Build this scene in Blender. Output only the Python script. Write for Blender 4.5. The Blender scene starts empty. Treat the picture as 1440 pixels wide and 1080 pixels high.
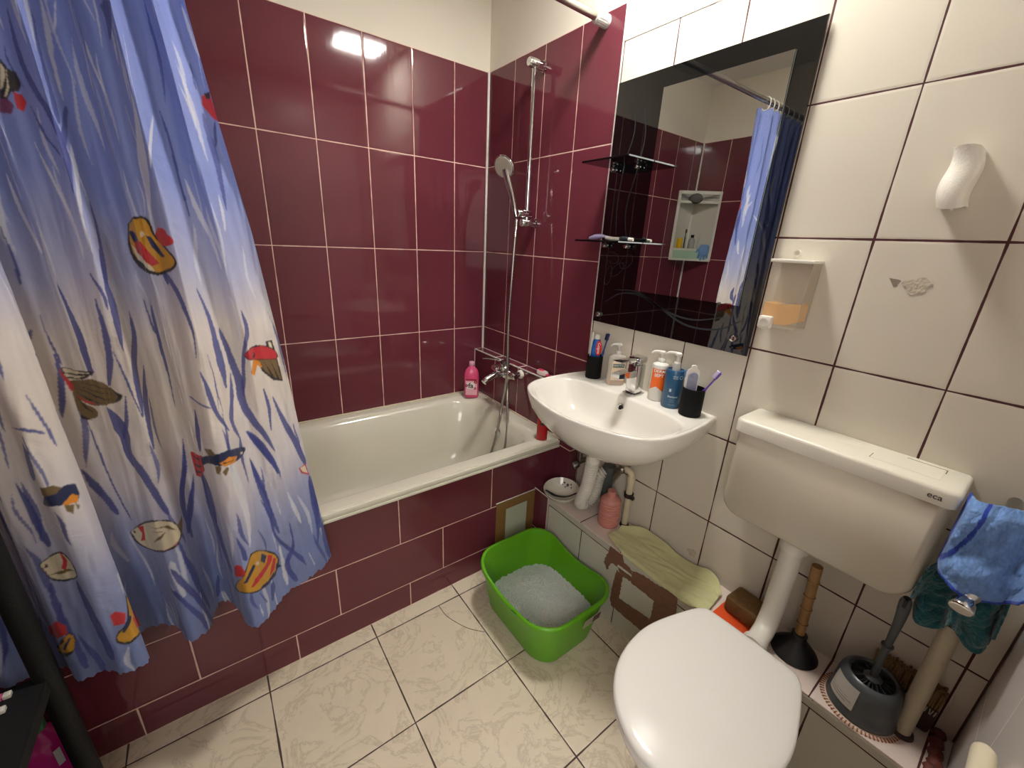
import bpy, bmesh, math, random
import numpy as np
from mathutils import Vector, Matrix
random.seed(7)
SC=bpy.context.scene
COL=SC.collection
# ---------------------------------------------------------------- camera
cd=bpy.data.cameras.new('camera'); cam=bpy.data.objects.new('camera',cd); COL.objects.link(cam)
CP0=Vector((-1.2218,-1.9039,1.36229))
RR=((0.80601725,-0.59004027,0.04678329),(0.15828212,0.29103021,0.94352964),(0.57033583,0.75309621,-0.32796819))
r_,u_,f_=[Vector(a) for a in RR]
M=Matrix(((r_[0],u_[0],-f_[0],CP0[0]),(r_[1],u_[1],-f_[1],CP0[1]),(r_[2],u_[2],-f_[2],CP0[2]),(0,0,0,1)))
cam.matrix_world=M
cd.sensor_width=36; cd.lens=36*575.577/1440; cd.clip_start=.01
SC.camera=cam
# ---------------------------------------------------------------- view, world
SC.view_settings.view_transform='Standard'; SC.view_settings.look='None'
SC.view_settings.exposure=0.54; SC.view_settings.gamma=1; SC.view_settings.use_curve_mapping=False
w=bpy.data.worlds.new('world'); SC.world=w; w.use_nodes=True
w.node_tree.nodes['Background'].inputs[0].default_value=(.8,.85,1,1); w.node_tree.nodes['Background'].inputs[1].default_value=.05
LAMP=88.0          # ceiling lamp diffuser strength
LAMP_COL=(1,.965,.91)
hl=bpy.data.lights.new('fill_light','AREA'); hl.shape='RECTANGLE'; hl.size=.8; hl.size_y=1.1; hl.energy=13; hl.color=(1,.96,.9)
ho=bpy.data.objects.new('fill_light',hl); COL.objects.link(ho); ho.location=(-1.78,-2.62,1.55)      # added fill light, no known source, entering by the doorway left open for it
ho.rotation_euler=(Vector((-.2,-1.35,.95))-ho.location).to_track_quat('-Z','Y').to_euler()
# ---------------------------------------------------------------- materials
def s2l(c): return tuple(((x/255)/12.92 if x/255<=.04045 else ((x/255+.055)/1.055)**2.4) for x in c)
MATS={}
def base(name):
    m=bpy.data.materials.new(name); m.use_nodes=True; nt=m.node_tree
    return m,nt,nt.nodes['Principled BSDF']
def N(nt,t,**k):
    n=nt.nodes.new(t)
    for a,b in k.items():
        if a.startswith('i_'): n.inputs[a[2:]].default_value=b
        else: setattr(n,a,b)
    return n
def mat(name,rgb,rough=.5,metal=0,noise=0,nscale=30,bump=0,bscale=80,ior=1.5,trans=0,alpha=1,coat=0,emit=None,es=0,sss=0,sheen=0,spec=.5):
    if name in MATS: return MATS[name]
    m,nt,b=base(name); c=s2l(rgb)
    b.inputs['Base Color'].default_value=(*c,1); b.inputs['Roughness'].default_value=rough
    b.inputs['Metallic'].default_value=metal; b.inputs['IOR'].default_value=ior
    b.inputs['Transmission Weight'].default_value=trans; b.inputs['Alpha'].default_value=alpha
    b.inputs['Coat Weight'].default_value=coat; b.inputs['Specular IOR Level'].default_value=spec
    if sheen: b.inputs['Sheen Weight'].default_value=sheen
    if sss:
        b.inputs['Subsurface Weight'].default_value=sss; b.inputs['Subsurface Scale'].default_value=.01
    if emit: b.inputs['Emission Color'].default_value=(*emit,1); b.inputs['Emission Strength'].default_value=es
    tc=N(nt,'ShaderNodeTexCoord')
    if noise:
        n=N(nt,'ShaderNodeTexNoise'); n.inputs['Scale'].default_value=nscale; n.inputs['Detail'].default_value=5
        nt.links.new(tc.outputs['Object'],n.inputs['Vector'])
        mx=N(nt,'ShaderNodeMix',data_type='RGBA')
        lo=tuple(max(0,x*(1-noise)) for x in c); hi=tuple(min(1,x*(1+noise)) for x in c)
        mx.inputs[6].default_value=(*lo,1); mx.inputs[7].default_value=(*hi,1)
        nt.links.new(n.outputs['Fac'],mx.inputs[0]); nt.links.new(mx.outputs[2],b.inputs['Base Color'])
    if bump:
        n=N(nt,'ShaderNodeTexNoise'); n.inputs['Scale'].default_value=bscale; n.inputs['Detail'].default_value=4
        nt.links.new(tc.outputs['Object'],n.inputs['Vector'])
        bp=N(nt,'ShaderNodeBump'); bp.inputs['Strength'].default_value=bump; bp.inputs['Distance'].default_value=.004
        nt.links.new(n.outputs['Fac'],bp.inputs['Height']); nt.links.new(bp.outputs['Normal'],b.inputs['Normal'])
    MATS[name]=m; return m
def M2(nt,op,a,b=None):
    n=N(nt,'ShaderNodeMath',operation=op)
    for i,v in enumerate((a,b)):
        if v is None: continue
        if isinstance(v,(int,float)): n.inputs[i].default_value=v
        else: nt.links.new(v,n.inputs[i])
    return n.outputs[0]
def tilemat(name,ua,va,u0,du,v0,dv,gw,tile,grout,rough=.12,stag=None,tnoise=.05,nsc=6,bumpn=.0,bsc=12,bvec=(1,1,1),vein=None,var=.03,coat=0,dirt=0,extra_h=None,spec=.5):
    """rectangular tiles with grout, laid out in metres on two object axes"""
    m,nt,b=base(name)
    tc=N(nt,'ShaderNodeTexCoord'); sp=N(nt,'ShaderNodeSeparateXYZ'); nt.links.new(tc.outputs['Object'],sp.inputs[0])
    U=sp.outputs['XYZ'.index(ua)]; V=sp.outputs['XYZ'.index(va)]
    vv=M2(nt,'DIVIDE',M2(nt,'SUBTRACT',V,v0),dv); row=M2(nt,'FLOOR',vv)
    uu=M2(nt,'DIVIDE',M2(nt,'SUBTRACT',U,u0),du)
    if stag is not None:
        # offset (fraction of a tile) per row: stag=(a,b): rows alternate
        off=M2(nt,'MULTIPLY',M2(nt,'FLOORED_MODULO',row,2.0),stag[0])
        uu=M2(nt,'ADD',uu,off)
        if len(stag)>1:
            uu=M2(nt,'ADD',uu,M2(nt,'MULTIPLY',M2(nt,'LESS_THAN',row,.5),stag[1]))
    col=M2(nt,'FLOOR',uu)
    def dist(x,size):
        f=M2(nt,'SUBTRACT',x,M2(nt,'FLOOR',x)); g=M2(nt,'MINIMUM',f,M2(nt,'SUBTRACT',1.0,f)); return M2(nt,'MULTIPLY',g,size)
    nz=N(nt,'ShaderNodeTexNoise'); nz.inputs['Scale'].default_value=14; nz.inputs['Detail'].default_value=3; nt.links.new(tc.outputs['Object'],nz.inputs['Vector'])
    d=M2(nt,'MINIMUM',dist(uu,du),dist(vv,dv))
    if extra_h is not None:
        for h in extra_h: d=M2(nt,'MINIMUM',d,M2(nt,'ABSOLUTE',M2(nt,'SUBTRACT',V,h)))
    d2=M2(nt,'ADD',d,M2(nt,'MULTIPLY',M2(nt,'SUBTRACT',nz.outputs['Fac'],.5),gw*.9))
    mr=N(nt,'ShaderNodeMapRange'); mr.inputs['From Min'].default_value=gw*.42; mr.inputs['From Max'].default_value=gw*.58
    nt.links.new(d2,mr.inputs['Value']); fac=mr.outputs[0]
    # tile colour: small per tile variation + soft cloudiness
    n=N(nt,'ShaderNodeTexNoise'); n.inputs['Scale'].default_value=nsc; n.inputs['Detail'].default_value=6; n.inputs['Roughness'].default_value=.6; nt.links.new(tc.outputs['Object'],n.inputs['Vector'])
    cb=N(nt,'ShaderNodeCombineXYZ'); nt.links.new(col,cb.inputs[0]); nt.links.new(row,cb.inputs[1])
    wn=N(nt,'ShaderNodeTexWhiteNoise',noise_dimensions='3D'); nt.links.new(cb.outputs[0],wn.inputs['Vector'])
    val=M2(nt,'ADD',1.0,M2(nt,'ADD',M2(nt,'MULTIPLY',M2(nt,'SUBTRACT',n.outputs['Fac'],.5),tnoise*2),M2(nt,'MULTIPLY',M2(nt,'SUBTRACT',wn.outputs['Value'],.5),var*2)))
    tcol=N(nt,'ShaderNodeVectorMath',operation='SCALE'); tcol.inputs[0].default_value=s2l(tile); nt.links.new(val,tcol.inputs['Scale'])
    tout=tcol.outputs[0]
    if vein:
        v1=N(nt,'ShaderNodeTexNoise'); v1.inputs['Scale'].default_value=vein[1]; v1.inputs['Detail'].default_value=8; v1.inputs['Roughness'].default_value=.65; v1.inputs['Distortion'].default_value=vein[3] if len(vein)>3 else 1.2
        nt.links.new(tc.outputs['Object'],v1.inputs['Vector'])
        a=M2(nt,'ABSOLUTE',M2(nt,'SUBTRACT',v1.outputs['Fac'],.5))
        mv=N(nt,'ShaderNodeMapRange'); mv.inputs['From Min'].default_value=0; mv.inputs['From Max'].default_value=vein[2]; mv.inputs['To Min'].default_value=.55; mv.inputs['To Max'].default_value=0
        nt.links.new(a,mv.inputs['Value'])
        mxv=N(nt,'ShaderNodeMix',data_type='RGBA'); nt.links.new(mv.outputs[0],mxv.inputs[0]); nt.links.new(tout,mxv.inputs[6]); mxv.inputs[7].default_value=(*s2l(vein[0]),1)
        tout=mxv.outputs[2]
    if dirt:
        gz=N(nt,'ShaderNodeTexNoise'); gz.inputs['Scale'].default_value=3.1; gz.inputs['Detail'].default_value=7; nt.links.new(tc.outputs['Object'],gz.inputs['Vector'])
        mg=N(nt,'ShaderNodeMapRange'); mg.inputs['From Min'].default_value=.5; mg.inputs['From Max'].default_value=.75; mg.inputs['To Max'].default_value=dirt; nt.links.new(gz.outputs['Fac'],mg.inputs['Value'])
        md=N(nt,'ShaderNodeMix',data_type='RGBA'); nt.links.new(mg.outputs[0],md.inputs[0]); nt.links.new(tout,md.inputs[6]); md.inputs[7].default_value=(*s2l((120,100,75)),1); tout=md.outputs[2]
    mx=N(nt,'ShaderNodeMix',data_type='RGBA'); nt.links.new(fac,mx.inputs[0]); mx.inputs[6].default_value=(*s2l(grout),1); nt.links.new(tout,mx.inputs[7])
    nt.links.new(mx.outputs[2],b.inputs['Base Color'])
    rr=N(nt,'ShaderNodeMapRange'); rr.inputs['To Min'].default_value=.8; rr.inputs['To Max'].default_value=rough; nt.links.new(fac,rr.inputs['Value']); nt.links.new(rr.outputs[0],b.inputs['Roughness'])
    b.inputs['Coat Weight'].default_value=coat; b.inputs['Coat Roughness'].default_value=.05
    b.inputs['Specular IOR Level'].default_value=spec
    # relief: pillowed tile edge and faint waviness in the glaze
    me=N(nt,'ShaderNodeMapRange'); me.inputs['From Min'].default_value=gw*.4; me.inputs['From Max'].default_value=gw*1.5; nt.links.new(d,me.inputs['Value'])
    bp=N(nt,'ShaderNodeBump'); bp.inputs['Strength'].default_value=.35; bp.inputs['Distance'].default_value=.0015; nt.links.new(me.outputs[0],bp.inputs['Height'])
    out=bp.outputs['Normal']
    if bumpn:
        mp=N(nt,'ShaderNodeMapping'); mp.inputs['Scale'].default_value=bvec; nt.links.new(tc.outputs['Object'],mp.inputs['Vector'])
        nb=N(nt,'ShaderNodeTexNoise'); nb.inputs['Scale'].default_value=bsc; nb.inputs['Detail'].default_value=3; nt.links.new(mp.outputs[0],nb.inputs['Vector'])
        b2=N(nt,'ShaderNodeBump'); b2.inputs['Strength'].default_value=bumpn; b2.inputs['Distance'].default_value=.002; nt.links.new(nb.outputs['Fac'],b2.inputs['Height']); nt.links.new(out,b2.inputs['Normal']); out=b2.outputs['Normal']
    nt.links.new(out,b.inputs['Normal'])
    MATS[name]=m; return m
BURG=(107,49,60); BGROUT=(226,190,176); WT=(218,211,195); WG=(74,30,30)
burgA=tilemat('burgundy_tile_back','X','Z',-.1815,.2,2.0937,.3941,.0036,BURG,BGROUT,rough=.07,bumpn=.10,bsc=60,bvec=(1,1,.06),tnoise=.05,var=.04)
burgB=tilemat('burgundy_tile_side','Y','Z',-.204,.2,2.0937,.3941,.0036,BURG,BGROUT,rough=.07,bumpn=.10,bsc=60,bvec=(1,1,.06),tnoise=.05,var=.04)
burgP=tilemat('burgundy_tile_apron','X','Z',-.003,.3945,.1086,.1966,.0036,BURG,BGROUT,rough=.07,stag=(0.0,),bumpn=.08,bsc=50,bvec=(.1,1,1),tnoise=.05,var=.04)
whiteT=tilemat('white_wall_tile','Y','Z',-.8035,.1990,.5219,.2942,.0042,WT,WG,rough=.24,bumpn=.05,bsc=9,tnoise=.035,nsc=3,var=.02)
whiteL=tilemat('white_boxing_tile','Y','Z',-.8120,.1990,-.3,.61,.0042,(208,205,190),WG,rough=.3,tnoise=.04,nsc=5,var=.02,extra_h=(.293,))
pinkT=tilemat('ledge_top_tile','Y','X',-.8035,.1990,.06,1.0,.0042,(222,205,194),WG,rough=.3,tnoise=.05,nsc=14,var=.02)
floorT=tilemat('beige_floor_tile','X','Y',-.5833,.33525,-.7761,.3358,.0042,(222,208,184),(72,58,52),rough=.33,tnoise=.10,nsc=9,vein=((182,166,142),7,.030,1.2),var=.03,bumpn=.12,bsc=30)
marbleC=tilemat('pale_marble_tile','X','Z',-.30,.6,.51,.3,.003,(226,220,214),(206,198,186),rough=.22,tnoise=.04,nsc=3,vein=((246,240,228),.8,.0025,.6),var=.02)
plaster=mat('cream_plaster',(230,223,208),.75,noise=.03,nscale=3,bump=.12,bscale=60)
ceilm=mat('ceiling_paint',(232,229,222),.8)
caulk=mat('white_caulk',(225,220,212),.45,noise=.05,nscale=60)
chrome=mat('chrome',(215,215,215),.09,metal=1)
chromed=mat('dull_chrome',(150,148,142),.3,metal=1,noise=.2,nscale=90)
steelh=mat('steel_hose',(170,165,158),.28,metal=1)
ceramic=mat('white_ceramic',(228,224,214),.09,coat=.4)
plasw=mat('white_plastic',(226,222,210),.28)
tankm=mat('cistern_plastic',(206,198,178),.22,noise=.015,nscale=8)
seatm=mat('seat_plastic',(228,225,218),.16,bump=.03,bscale=120)
enam=mat('cream_enamel',(218,214,196),.12,noise=.02,nscale=6,coat=.4)
blk=mat('black_matte',(7,7,8),.75,bump=.2,bscale=500,spec=.25)
blackg=mat('black_glass',(5,7,8),.02,ior=1.95)
mirm=mat('mirror_silver',(235,238,236),.0,metal=1)
grn=mat('green_plastic',(98,168,28),.32)
# ---------------------------------------------------------------- mesh helpers
def fin(name,verts,faces,m,parent=None,smooth=True,angle=40,mi=None):
    me=bpy.data.meshes.new(name); me.from_pydata([tuple(v) for v in verts],[],faces)
    ms=m if isinstance(m,(list,tuple)) else [m]
    for x in ms: me.materials.append(x)
    if mi is not None: me.polygons.foreach_set('material_index',mi)
    o=bpy.data.objects.new(name,me); COL.objects.link(o)
    bm=bmesh.new(); bm.from_mesh(me); bmesh.ops.recalc_face_normals(bm,faces=bm.faces); 
    if smooth:
        for f in bm.faces: f.smooth=True
        for e in bm.edges:
            if len(e.link_faces)==2 and e.calc_face_angle(0)>math.radians(angle): e.smooth=False
    bm.to_mesh(me); bm.free()
    if parent is not None: adopt(o,parent)
    return o
def adopt(o,p):
    o.parent=p; o.matrix_parent_inverse=Matrix.Translation(-Vector(ORG.get(p.name,(0,0,0))))
ORG={}
def thing(name,label,cat,loc,group=None):
    o=bpy.data.objects.new(name,None); COL.objects.link(o); o.location=loc; o.empty_display_size=.02
    ORG[o.name]=tuple(loc); o['label']=label; o['category']=cat
    if group: o['group']=group
    return o
def tag(o,label,cat,group=None,kind=None):
    if label: o['label']=label
    if cat: o['category']=cat
    if group: o['group']=group
    if kind: o['kind']=kind
    return o
def struct(o): o['kind']='structure'; return o
class G:
    """vertex/face collector"""
    def __init__(s): s.v=[]; s.f=[]; s.m=[]
    def add(s,v,f,mi=0):
        n=len(s.v); s.v+= [tuple(a) for a in v]; s.f+=[tuple(i+n for i in q) for q in f]; s.m+=[mi]*len(f); return s
    def box(s,c,d,rot=None,bev=0,mi=0,seg=2):
        bm=bmesh.new(); bmesh.ops.create_cube(bm,size=1)
        bmesh.ops.scale(bm,vec=d,verts=bm.verts)
        if bev: bmesh.ops.bevel(bm,geom=list(bm.edges),offset=bev,segments=seg,profile=.5,affect='EDGES')
        mt=Matrix.Translation(c)@(rot.to_4x4() if rot is not None else Matrix())
        bmesh.ops.transform(bm,matrix=mt,verts=bm.verts)
        bm.verts.index_update(); s.add([v.co[:] for v in bm.verts],[[v.index for v in f.verts] for f in bm.faces],mi); bm.free(); return s
    def mm(s,a,b,bev=0,mi=0):
        a=Vector(a);b=Vector(b); return s.box((a+b)/2,tuple(abs(x) for x in (b-a)),bev=bev,mi=mi)
    def loft(s,loops,cap0=True,cap1=True,mi=0):
        n=len(loops[0]); v=[p for l in loops for p in l]; f=[]
        for i in range(len(loops)-1):
            for j in range(n):
                k=(j+1)%n; f.append((i*n+j,i*n+k,(i+1)*n+k,(i+1)*n+j))
        if cap0: f.append(tuple(range(n))[::-1])
        if cap1: f.append(tuple(range((len(loops)-1)*n,len(loops)*n)))
        return s.add(v,f,mi)
    def tube(s,pts,r,seg=12,cap=True,mi=0,flat=None):
        P=[Vector(p) for p in pts]; rs=r if isinstance(r,(list,tuple)) else [r]*len(P)
        t0=(P[1]-P[0]).normalized(); a=Vector((0,0,1)) if abs(t0.z)<.9 else Vector((1,0,0)); u=t0.cross(a).normalized()
        loops=[]
        for i,p in enumerate(P):
            t=(P[min(i+1,len(P)-1)]-P[max(i-1,0)]).normalized(); u=(u-t*u.dot(t)).normalized(); w=t.cross(u)
            loops.append([p+(u*math.cos(q)*(flat or 1)+w*math.sin(q))*rs[i] for q in [2*math.pi*k/seg for k in range(seg)]])
        return s.loft(loops,cap,cap,mi)
    def lathe(s,prof,c=(0,0,0),axis=(0,0,1),seg=28,cap=True,mi=0,sc=(1,1)):
        A=Vector(axis).normalized(); a=Vector((1,0,0)) if abs(A.x)<.9 else Vector((0,1,0)); u=(a-A*a.dot(A)).normalized(); w=A.cross(u); c=Vector(c)
        loops=[[c+A*z+(u*math.cos(q)*sc[0]+w*math.sin(q)*sc[1])*max(r,1e-5) for q in [2*math.pi*k/seg for k in range(seg)]] for r,z in prof]
        return s.loft(loops,cap,cap,mi)
    def ball(s,c,r,seg=16,mi=0):
        rr=r if isinstance(r,(tuple,list)) else (r,r,r); n=seg//2
        return s.loft([[ (c[0]+rr[0]*math.sin(a)*math.cos(q),c[1]+rr[1]*math.sin(a)*math.sin(q),c[2]+rr[2]*math.cos(a)) for q in [2*math.pi*k/seg for k in range(seg)]] for a in [max(.02,min(math.pi-.02,math.pi*i/n)) for i in range(n+1)]],mi=mi)
    def prism(s,poly,lo,hi,ax='x',mi=0):
        """poly 2D in the two other axes, extruded along ax"""
        def P(a,b,t): return {'x':(t,a,b),'y':(a,t,b),'z':(a,b,t)}[ax]
        return s.loft([[P(a,b,lo) for a,b in poly],[P(a,b,hi) for a,b in poly]],mi=mi)
    def make(s,name,m,parent=None,smooth=True,angle=40):
        multi=isinstance(m,(list,tuple)); return fin(name,s.v,s.f,m,parent,smooth,angle,s.m if multi else None)
def cr(P,m=8,closed=False):
    P=[Vector(p) for p in P]; o=[]; n=len(P)
    for i in range(n if closed else n-1):
        if closed: a,b,c,d=P[i-1],P[i],P[(i+1)%n],P[(i+2)%n]
        else: a=P[i-1] if i else 2*P[0]-P[1]; b=P[i]; c=P[i+1]; d=P[i+2] if i+2<n else 2*P[-1]-P[-2]
        for k in range(m):
            t=k/m; o.append(.5*((2*b)+(c-a)*t+(2*a-5*b+4*c-d)*t*t+(3*b-a-3*c+d)*t**3))
    if not closed: o.append(P[-1])
    return o
def rrect(cx,cy,hx,hy,r,n=6):
    o=[]
    for qx,qy,a0 in ((1,1,0),(-1,1,90),(-1,-1,180),(1,-1,270)):
        for k in range(n+1):
            a=math.radians(a0+90*k/n); o.append((cx+qx*(hx-r)+r*math.cos(a),cy+qy*(hy-r)+r*math.sin(a)))
    return o
def radial(poly,c,n=96):
    """resample a star-shaped outline at equal angles round c"""
    o=[]; m=len(poly)
    for k in range(n):
        a=2*math.pi*k/n; dx,dy=math.cos(a),math.sin(a); best=None
        for i in range(m):
            x1,y1=poly[i][0]-c[0],poly[i][1]-c[1]; x2,y2=poly[(i+1)%m][0]-c[0],poly[(i+1)%m][1]-c[1]
            ex,ey=x2-x1,y2-y1; dt=dx*ey-dy*ex
            if abs(dt)<1e-12: continue
            t=(x1*ey-y1*ex)/dt; q=(x1*dy-y1*dx)/dt
            if t>0 and -1e-6<=q<=1+1e-6 and (best is None or t>best): best=t
        best=best or .001; o.append((c[0]+dx*best,c[1]+dy*best))
    return o
def text(s,size,fn,name,m,parent,depth=.0006,bold=0):
    cu=bpy.data.curves.new('t','FONT'); cu.body=s; cu.size=size; cu.align_x='CENTER'; cu.align_y='CENTER'; cu.resolution_u=3; cu.offset=bold
    ob=bpy.data.objects.new('t',cu); COL.objects.link(ob); bpy.context.view_layer.update()
    me=bpy.data.meshes.new_from_object(ob); COL.objects.unlink(ob); bpy.data.objects.remove(ob)
    v=[fn(p.co.x,p.co.y) for p in me.vertices]; f=[tuple(p.vertices) for p in me.polygons]
    return fin(name,v,f,m,parent,smooth=False)
def wrap(c,r,a0,z,eps=.0006,slant=0):
    """map flat text onto an upright cylinder; a0 = angle facing the reader"""
    def f(x,y):
        a=a0+(x)/r; return (c[0]+(r+eps)*math.cos(a),c[1]+(r+eps)*math.sin(a),z+y)
    return f
def wrapv(c,r,a0,z,eps=.0006):
    def f(x,y):
        a=a0-(y)/r; return (c[0]+(r+eps)*math.cos(a),c[1]+(r+eps)*math.sin(a),z+x)
    return f
def patch(c,r,a0,a1,z0,z1,eps,name,m,parent,n=14,top=None,bot=None,sc=(1,1)):
    g=G(); v=[];f=[]
    for i in range(n+1):
        t=i/n; a=a0+(a1-a0)*t
        zt=z1 if top is None else top(t); zb=z0 if bot is None else bot(t)
        for z in (zb,zt): v.append((c[0]+(r+eps)*math.cos(a)*sc[0],c[1]+(r+eps)*math.sin(a)*sc[1],z))
    for i in range(n): f.append((2*i,2*i+2,2*i+3,2*i+1))
    return g.add(v,f).make(name,m,parent)
# ================================================================ THE ROOM
XD=-1.885; YC=-2.035; HC=2.44
o=G().mm((XD-.1,YC-.1,-.08),(.1,.1,0)).make('floor',floorT,smooth=False); struct(o)
ck=[(-.675,-.778),(-.671,-.835),(-.652,-.885),(-.627,-.931),(-.587,-.975)]
pp=cr([(a,b,.0004) for a,b in ck],6); G().tube(pp,.0011,4,flat=1).make('crack',mat('crack_dirt',(70,58,50),.8),o)
o=G().mm((XD-.1,YC-.1,HC),(.1,.1,HC+.08)).make('ceiling',ceilm,smooth=False); struct(o)
# back wall: plaster behind, burgundy tiling in front
wb=G().mm((XD-.1,.006,0),(.1,.1,HC)).make('wall_back',plaster,smooth=False); struct(wb)
G().mm((XD,0,.3),(0.0,.006,2.0937)).make('tiling',burgA,wb,smooth=False)
# right wall
wr=G().mm((.006,YC-.1,0),(.1,.006,HC)).make('wall_right',plaster,smooth=False); struct(wr)
G().mm((0,-.797,0),(.006,0,2.0937)).make('burgundy_tiling',burgB,wr,smooth=False)
G().mm((0,YC,0),(.006,-.797,1.9932)).make('white_tiling',whiteT,wr,smooth=False)
G().mm((-.002,-.7995,.9),(.005,-.7955,2.095)).make('seam',caulk,wr,smooth=False)
G().mm((-.0015,YC,1.990),(.006,-.80,1.996)).make('seam',caulk,wr,smooth=False)
# old adhesive on one white tile
blob=[(math.cos(a)*(.021+.004*math.sin(3*a+1)+.003*math.sin(5*a)),math.sin(a)*(.017+.003*math.sin(4*a))) for a in [2*math.pi*k/30 for k in range(30)]]
G().prism([(-1.697+a,1.314+b) for a,b in blob],-.0012,0.001,'x').make('adhesive_residue',mat('adhesive',(198,188,168),.6,noise=.08,nscale=150,bump=.6,bscale=200),wr)
sc_=[(-.010,.006),(-.004,.008),(.012,.010),(.006,.001),(0,-.008),(-.004,-.007)]
G().prism([(-1.659+a,1.316+b) for a,b in sc_],-.0006,0.001,'x').make('scuff_mark',mat('scuff',(140,130,114),.7,noise=.3,nscale=300),wr)
G().prism([(-1.372+a*.7,.372+b*.8) for a,b in blob],-.001,0.001,'x').make('adhesive_residue',MATS['adhesive'],wr)
# left wall (behind the curtain, seen in the mirror) and the front wall
wl=G().mm((XD-.1,YC-.1,0),(XD-.006,.1,HC)).make('wall_left',plaster,smooth=False); struct(wl)
G().mm((XD-.006,YC,0),(XD,0,2.0937)).make('tiling',burgB,wl,smooth=False)
wf=G().mm((-.93,YC-.1,0),(.1,YC,HC)).mm((XD-.1,YC-.1,2.05),(-.93,YC,HC)).mm((XD-.1,YC-.1,0),(-1.78,YC,2.05)).make('wall_front',marbleC,smooth=False); struct(wf)
# entrance door behind the camera
dr=G().mm((-.945,YC-.87,.005),(-.905,YC-.05,2.035),bev=.002).make('door_1',mat('door_paint',(205,200,190),.4),smooth=False); struct(dr)
G().tube([(-.948,YC-.80,1.02),(-.985,YC-.80,1.02),(-.99,YC-.70,1.02)],.008).make('door_handle',chrome,dr)
fr=G().mm((-1.82,YC-.1,0),(-1.765,YC+.008,2.09)).mm((-.945,YC-.1,0),(-.89,YC+.008,2.09)).mm((-1.82,YC-.1,2.035),(-.89,YC+.008,2.09)).make('trim_1',MATS['door_paint'],smooth=False); struct(fr)
# corner beads
cb=G().tube([(-.004,-.004,.79),(-.004,-.004,2.094)],.006,8).make('trim_2',caulk); struct(cb)
cb=G().tube([(XD+.004,-.004,.5),(XD+.004,-.004,2.094)],.006,8).make('trim_3',caulk); struct(cb)
# burgundy pipe boxing behind the mixer
t=G().mm((-.053,-.80,.0),(-.0005,-.0005,.79)).make('trim_4',burgB,smooth=False); struct(t)
g=G().mm((-.0545,-.8,.786),(-.050,0,.7915)).mm((-.0015,-.8,.789),(.0,0,.7925)).mm((-.0545,-.0035,.52),(-.051,0,.79)); 
for y in (-.204,-.404,-.604): g.mm((-.052,y-.0018,.7885),(-.001,y+.0018,.7908))
g.make('grout_line',caulk,t,smooth=False)
# low boxing along the right wall
redm=mat('old_sealant',(112,56,48),.6,noise=.25,nscale=90,bump=.5,bscale=120)
t=G().mm((-.162,YC+.001,.0),(-.0005,-.81,.3235)).make('trim_5',whiteL,smooth=False); struct(t)
G().mm((-.1635,YC+.03,.3215),(-.0008,-.812,.3262),bev=.0006).make('ledge_top',pinkT,t,smooth=False)
G().mm((-.1640,YC+.001,.2965),(-.1618,-.812,.3185),bev=.0005).make('edge_strip',mat('edge_strip',(196,190,176),.35),t,smooth=False)
v=[]
G().tube(cr([(-.165,YC+.012,.324),(-.13,YC+.022,.327),(-.1,YC+.018,.329),(-.05,YC+.024,.327),(-.003,YC+.026,.328)],6),[.012+.003*math.sin(i*1.7) for i in range(25)],8,flat=1).make('sealant',redm,t)
t2=G().mm((-.162,-.81,0),(-.0535,-.7135,.3245)).make('trim_6',burgB,smooth=False); struct(t2)
G().mm((-.1635,-.8105,.3225),(-.161,-.7135,.3262)).mm((-.1635,-.8115,0),(-.161,-.8085,.325)).make('grout_line',caulk,t2,smooth=False)
# narrow strips closing the far right corner
st=mat('corner_strip',(150,138,126),.5,noise=.1,nscale=40)
t=G().mm((-.003,YC+.0005,.328),(.0,YC+.004,1.99)).make('trim_7',mat('dark_joint',(80,50,46),.7)); struct(t)
# tub apron : three courses of landscape tiles
AY=-.713
bodym=burgP
def course(z0,z1,off,name):
    m=tilemat('burgundy_course_'+name,'X','Z',off,.3945,0.0 if z0==0 else z0,(z1-z0),.0036,BURG,BGROUT,rough=.07,bumpn=.08,bsc=50,bvec=(.1,1,1),tnoise=.05,var=.04)
    return m
t=G().mm((XD,AY,0),(-.0535,AY+.012,.1086)).make('trim_8',[course(0,.1086,-.3675,'low')],smooth=False); struct(t)
G().mm((XD,AY,.1086),(-.0535,AY+.012,.3050)).make('tile_course',course(.1086,.3050,-.2264,'mid'),t,smooth=False)
G().mm((XD,AY,.3050),(-.0535,AY+.012,.505)).make('tile_course',course(.3050,.5019,-.003,'top'),t,smooth=False)
# ---- removable hatches closed with parcel tape
tapem=mat('brown_tape',(136,104,60),.35,noise=.1,nscale=40); tapeb=mat('dark_tape',(128,90,70),.5,noise=.2,nscale=60,bump=.3,bscale=90); pal=mat('pale_panel',(188,194,168),.45,noise=.04,nscale=10)
h=thing('access_hatch','pale access panel taped in brown onto the burgundy bath apron','hatch',(-.26,AY-.001,.03),'taped access hatches')
G().mm((-.362,AY-.0015,.022),(-.16,AY-.0003,.30)).make('panel',pal,h,smooth=False)
g=G()
for a,b,c,d in ((-.372,.03,-.320,.316),(-.204,.02,-.157,.316)): g.mm((a,AY-.0026,b),(c,AY-.0014,d))
g.mm((-.372,AY-.0030,.272),(-.157,AY-.0016,.317)).mm((-.372,AY-.0030,.02),(-.157,AY-.0016,.062))
g.make('tape_frame',tapem,h,smooth=False)
G().mm((-.3735,AY-.0034,.3155),(-.155,AY-.0008,.3185)).mm((-.157,AY-.0034,.01),(-.154,AY-.0008,.3185)).make('edge_bead',caulk,h,smooth=False)
h=thing('access_hatch','white access panel in torn dark brown tape on the low tiled boxing','hatch',(-.163,-1.29,.09),'taped access hatches')
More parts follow.
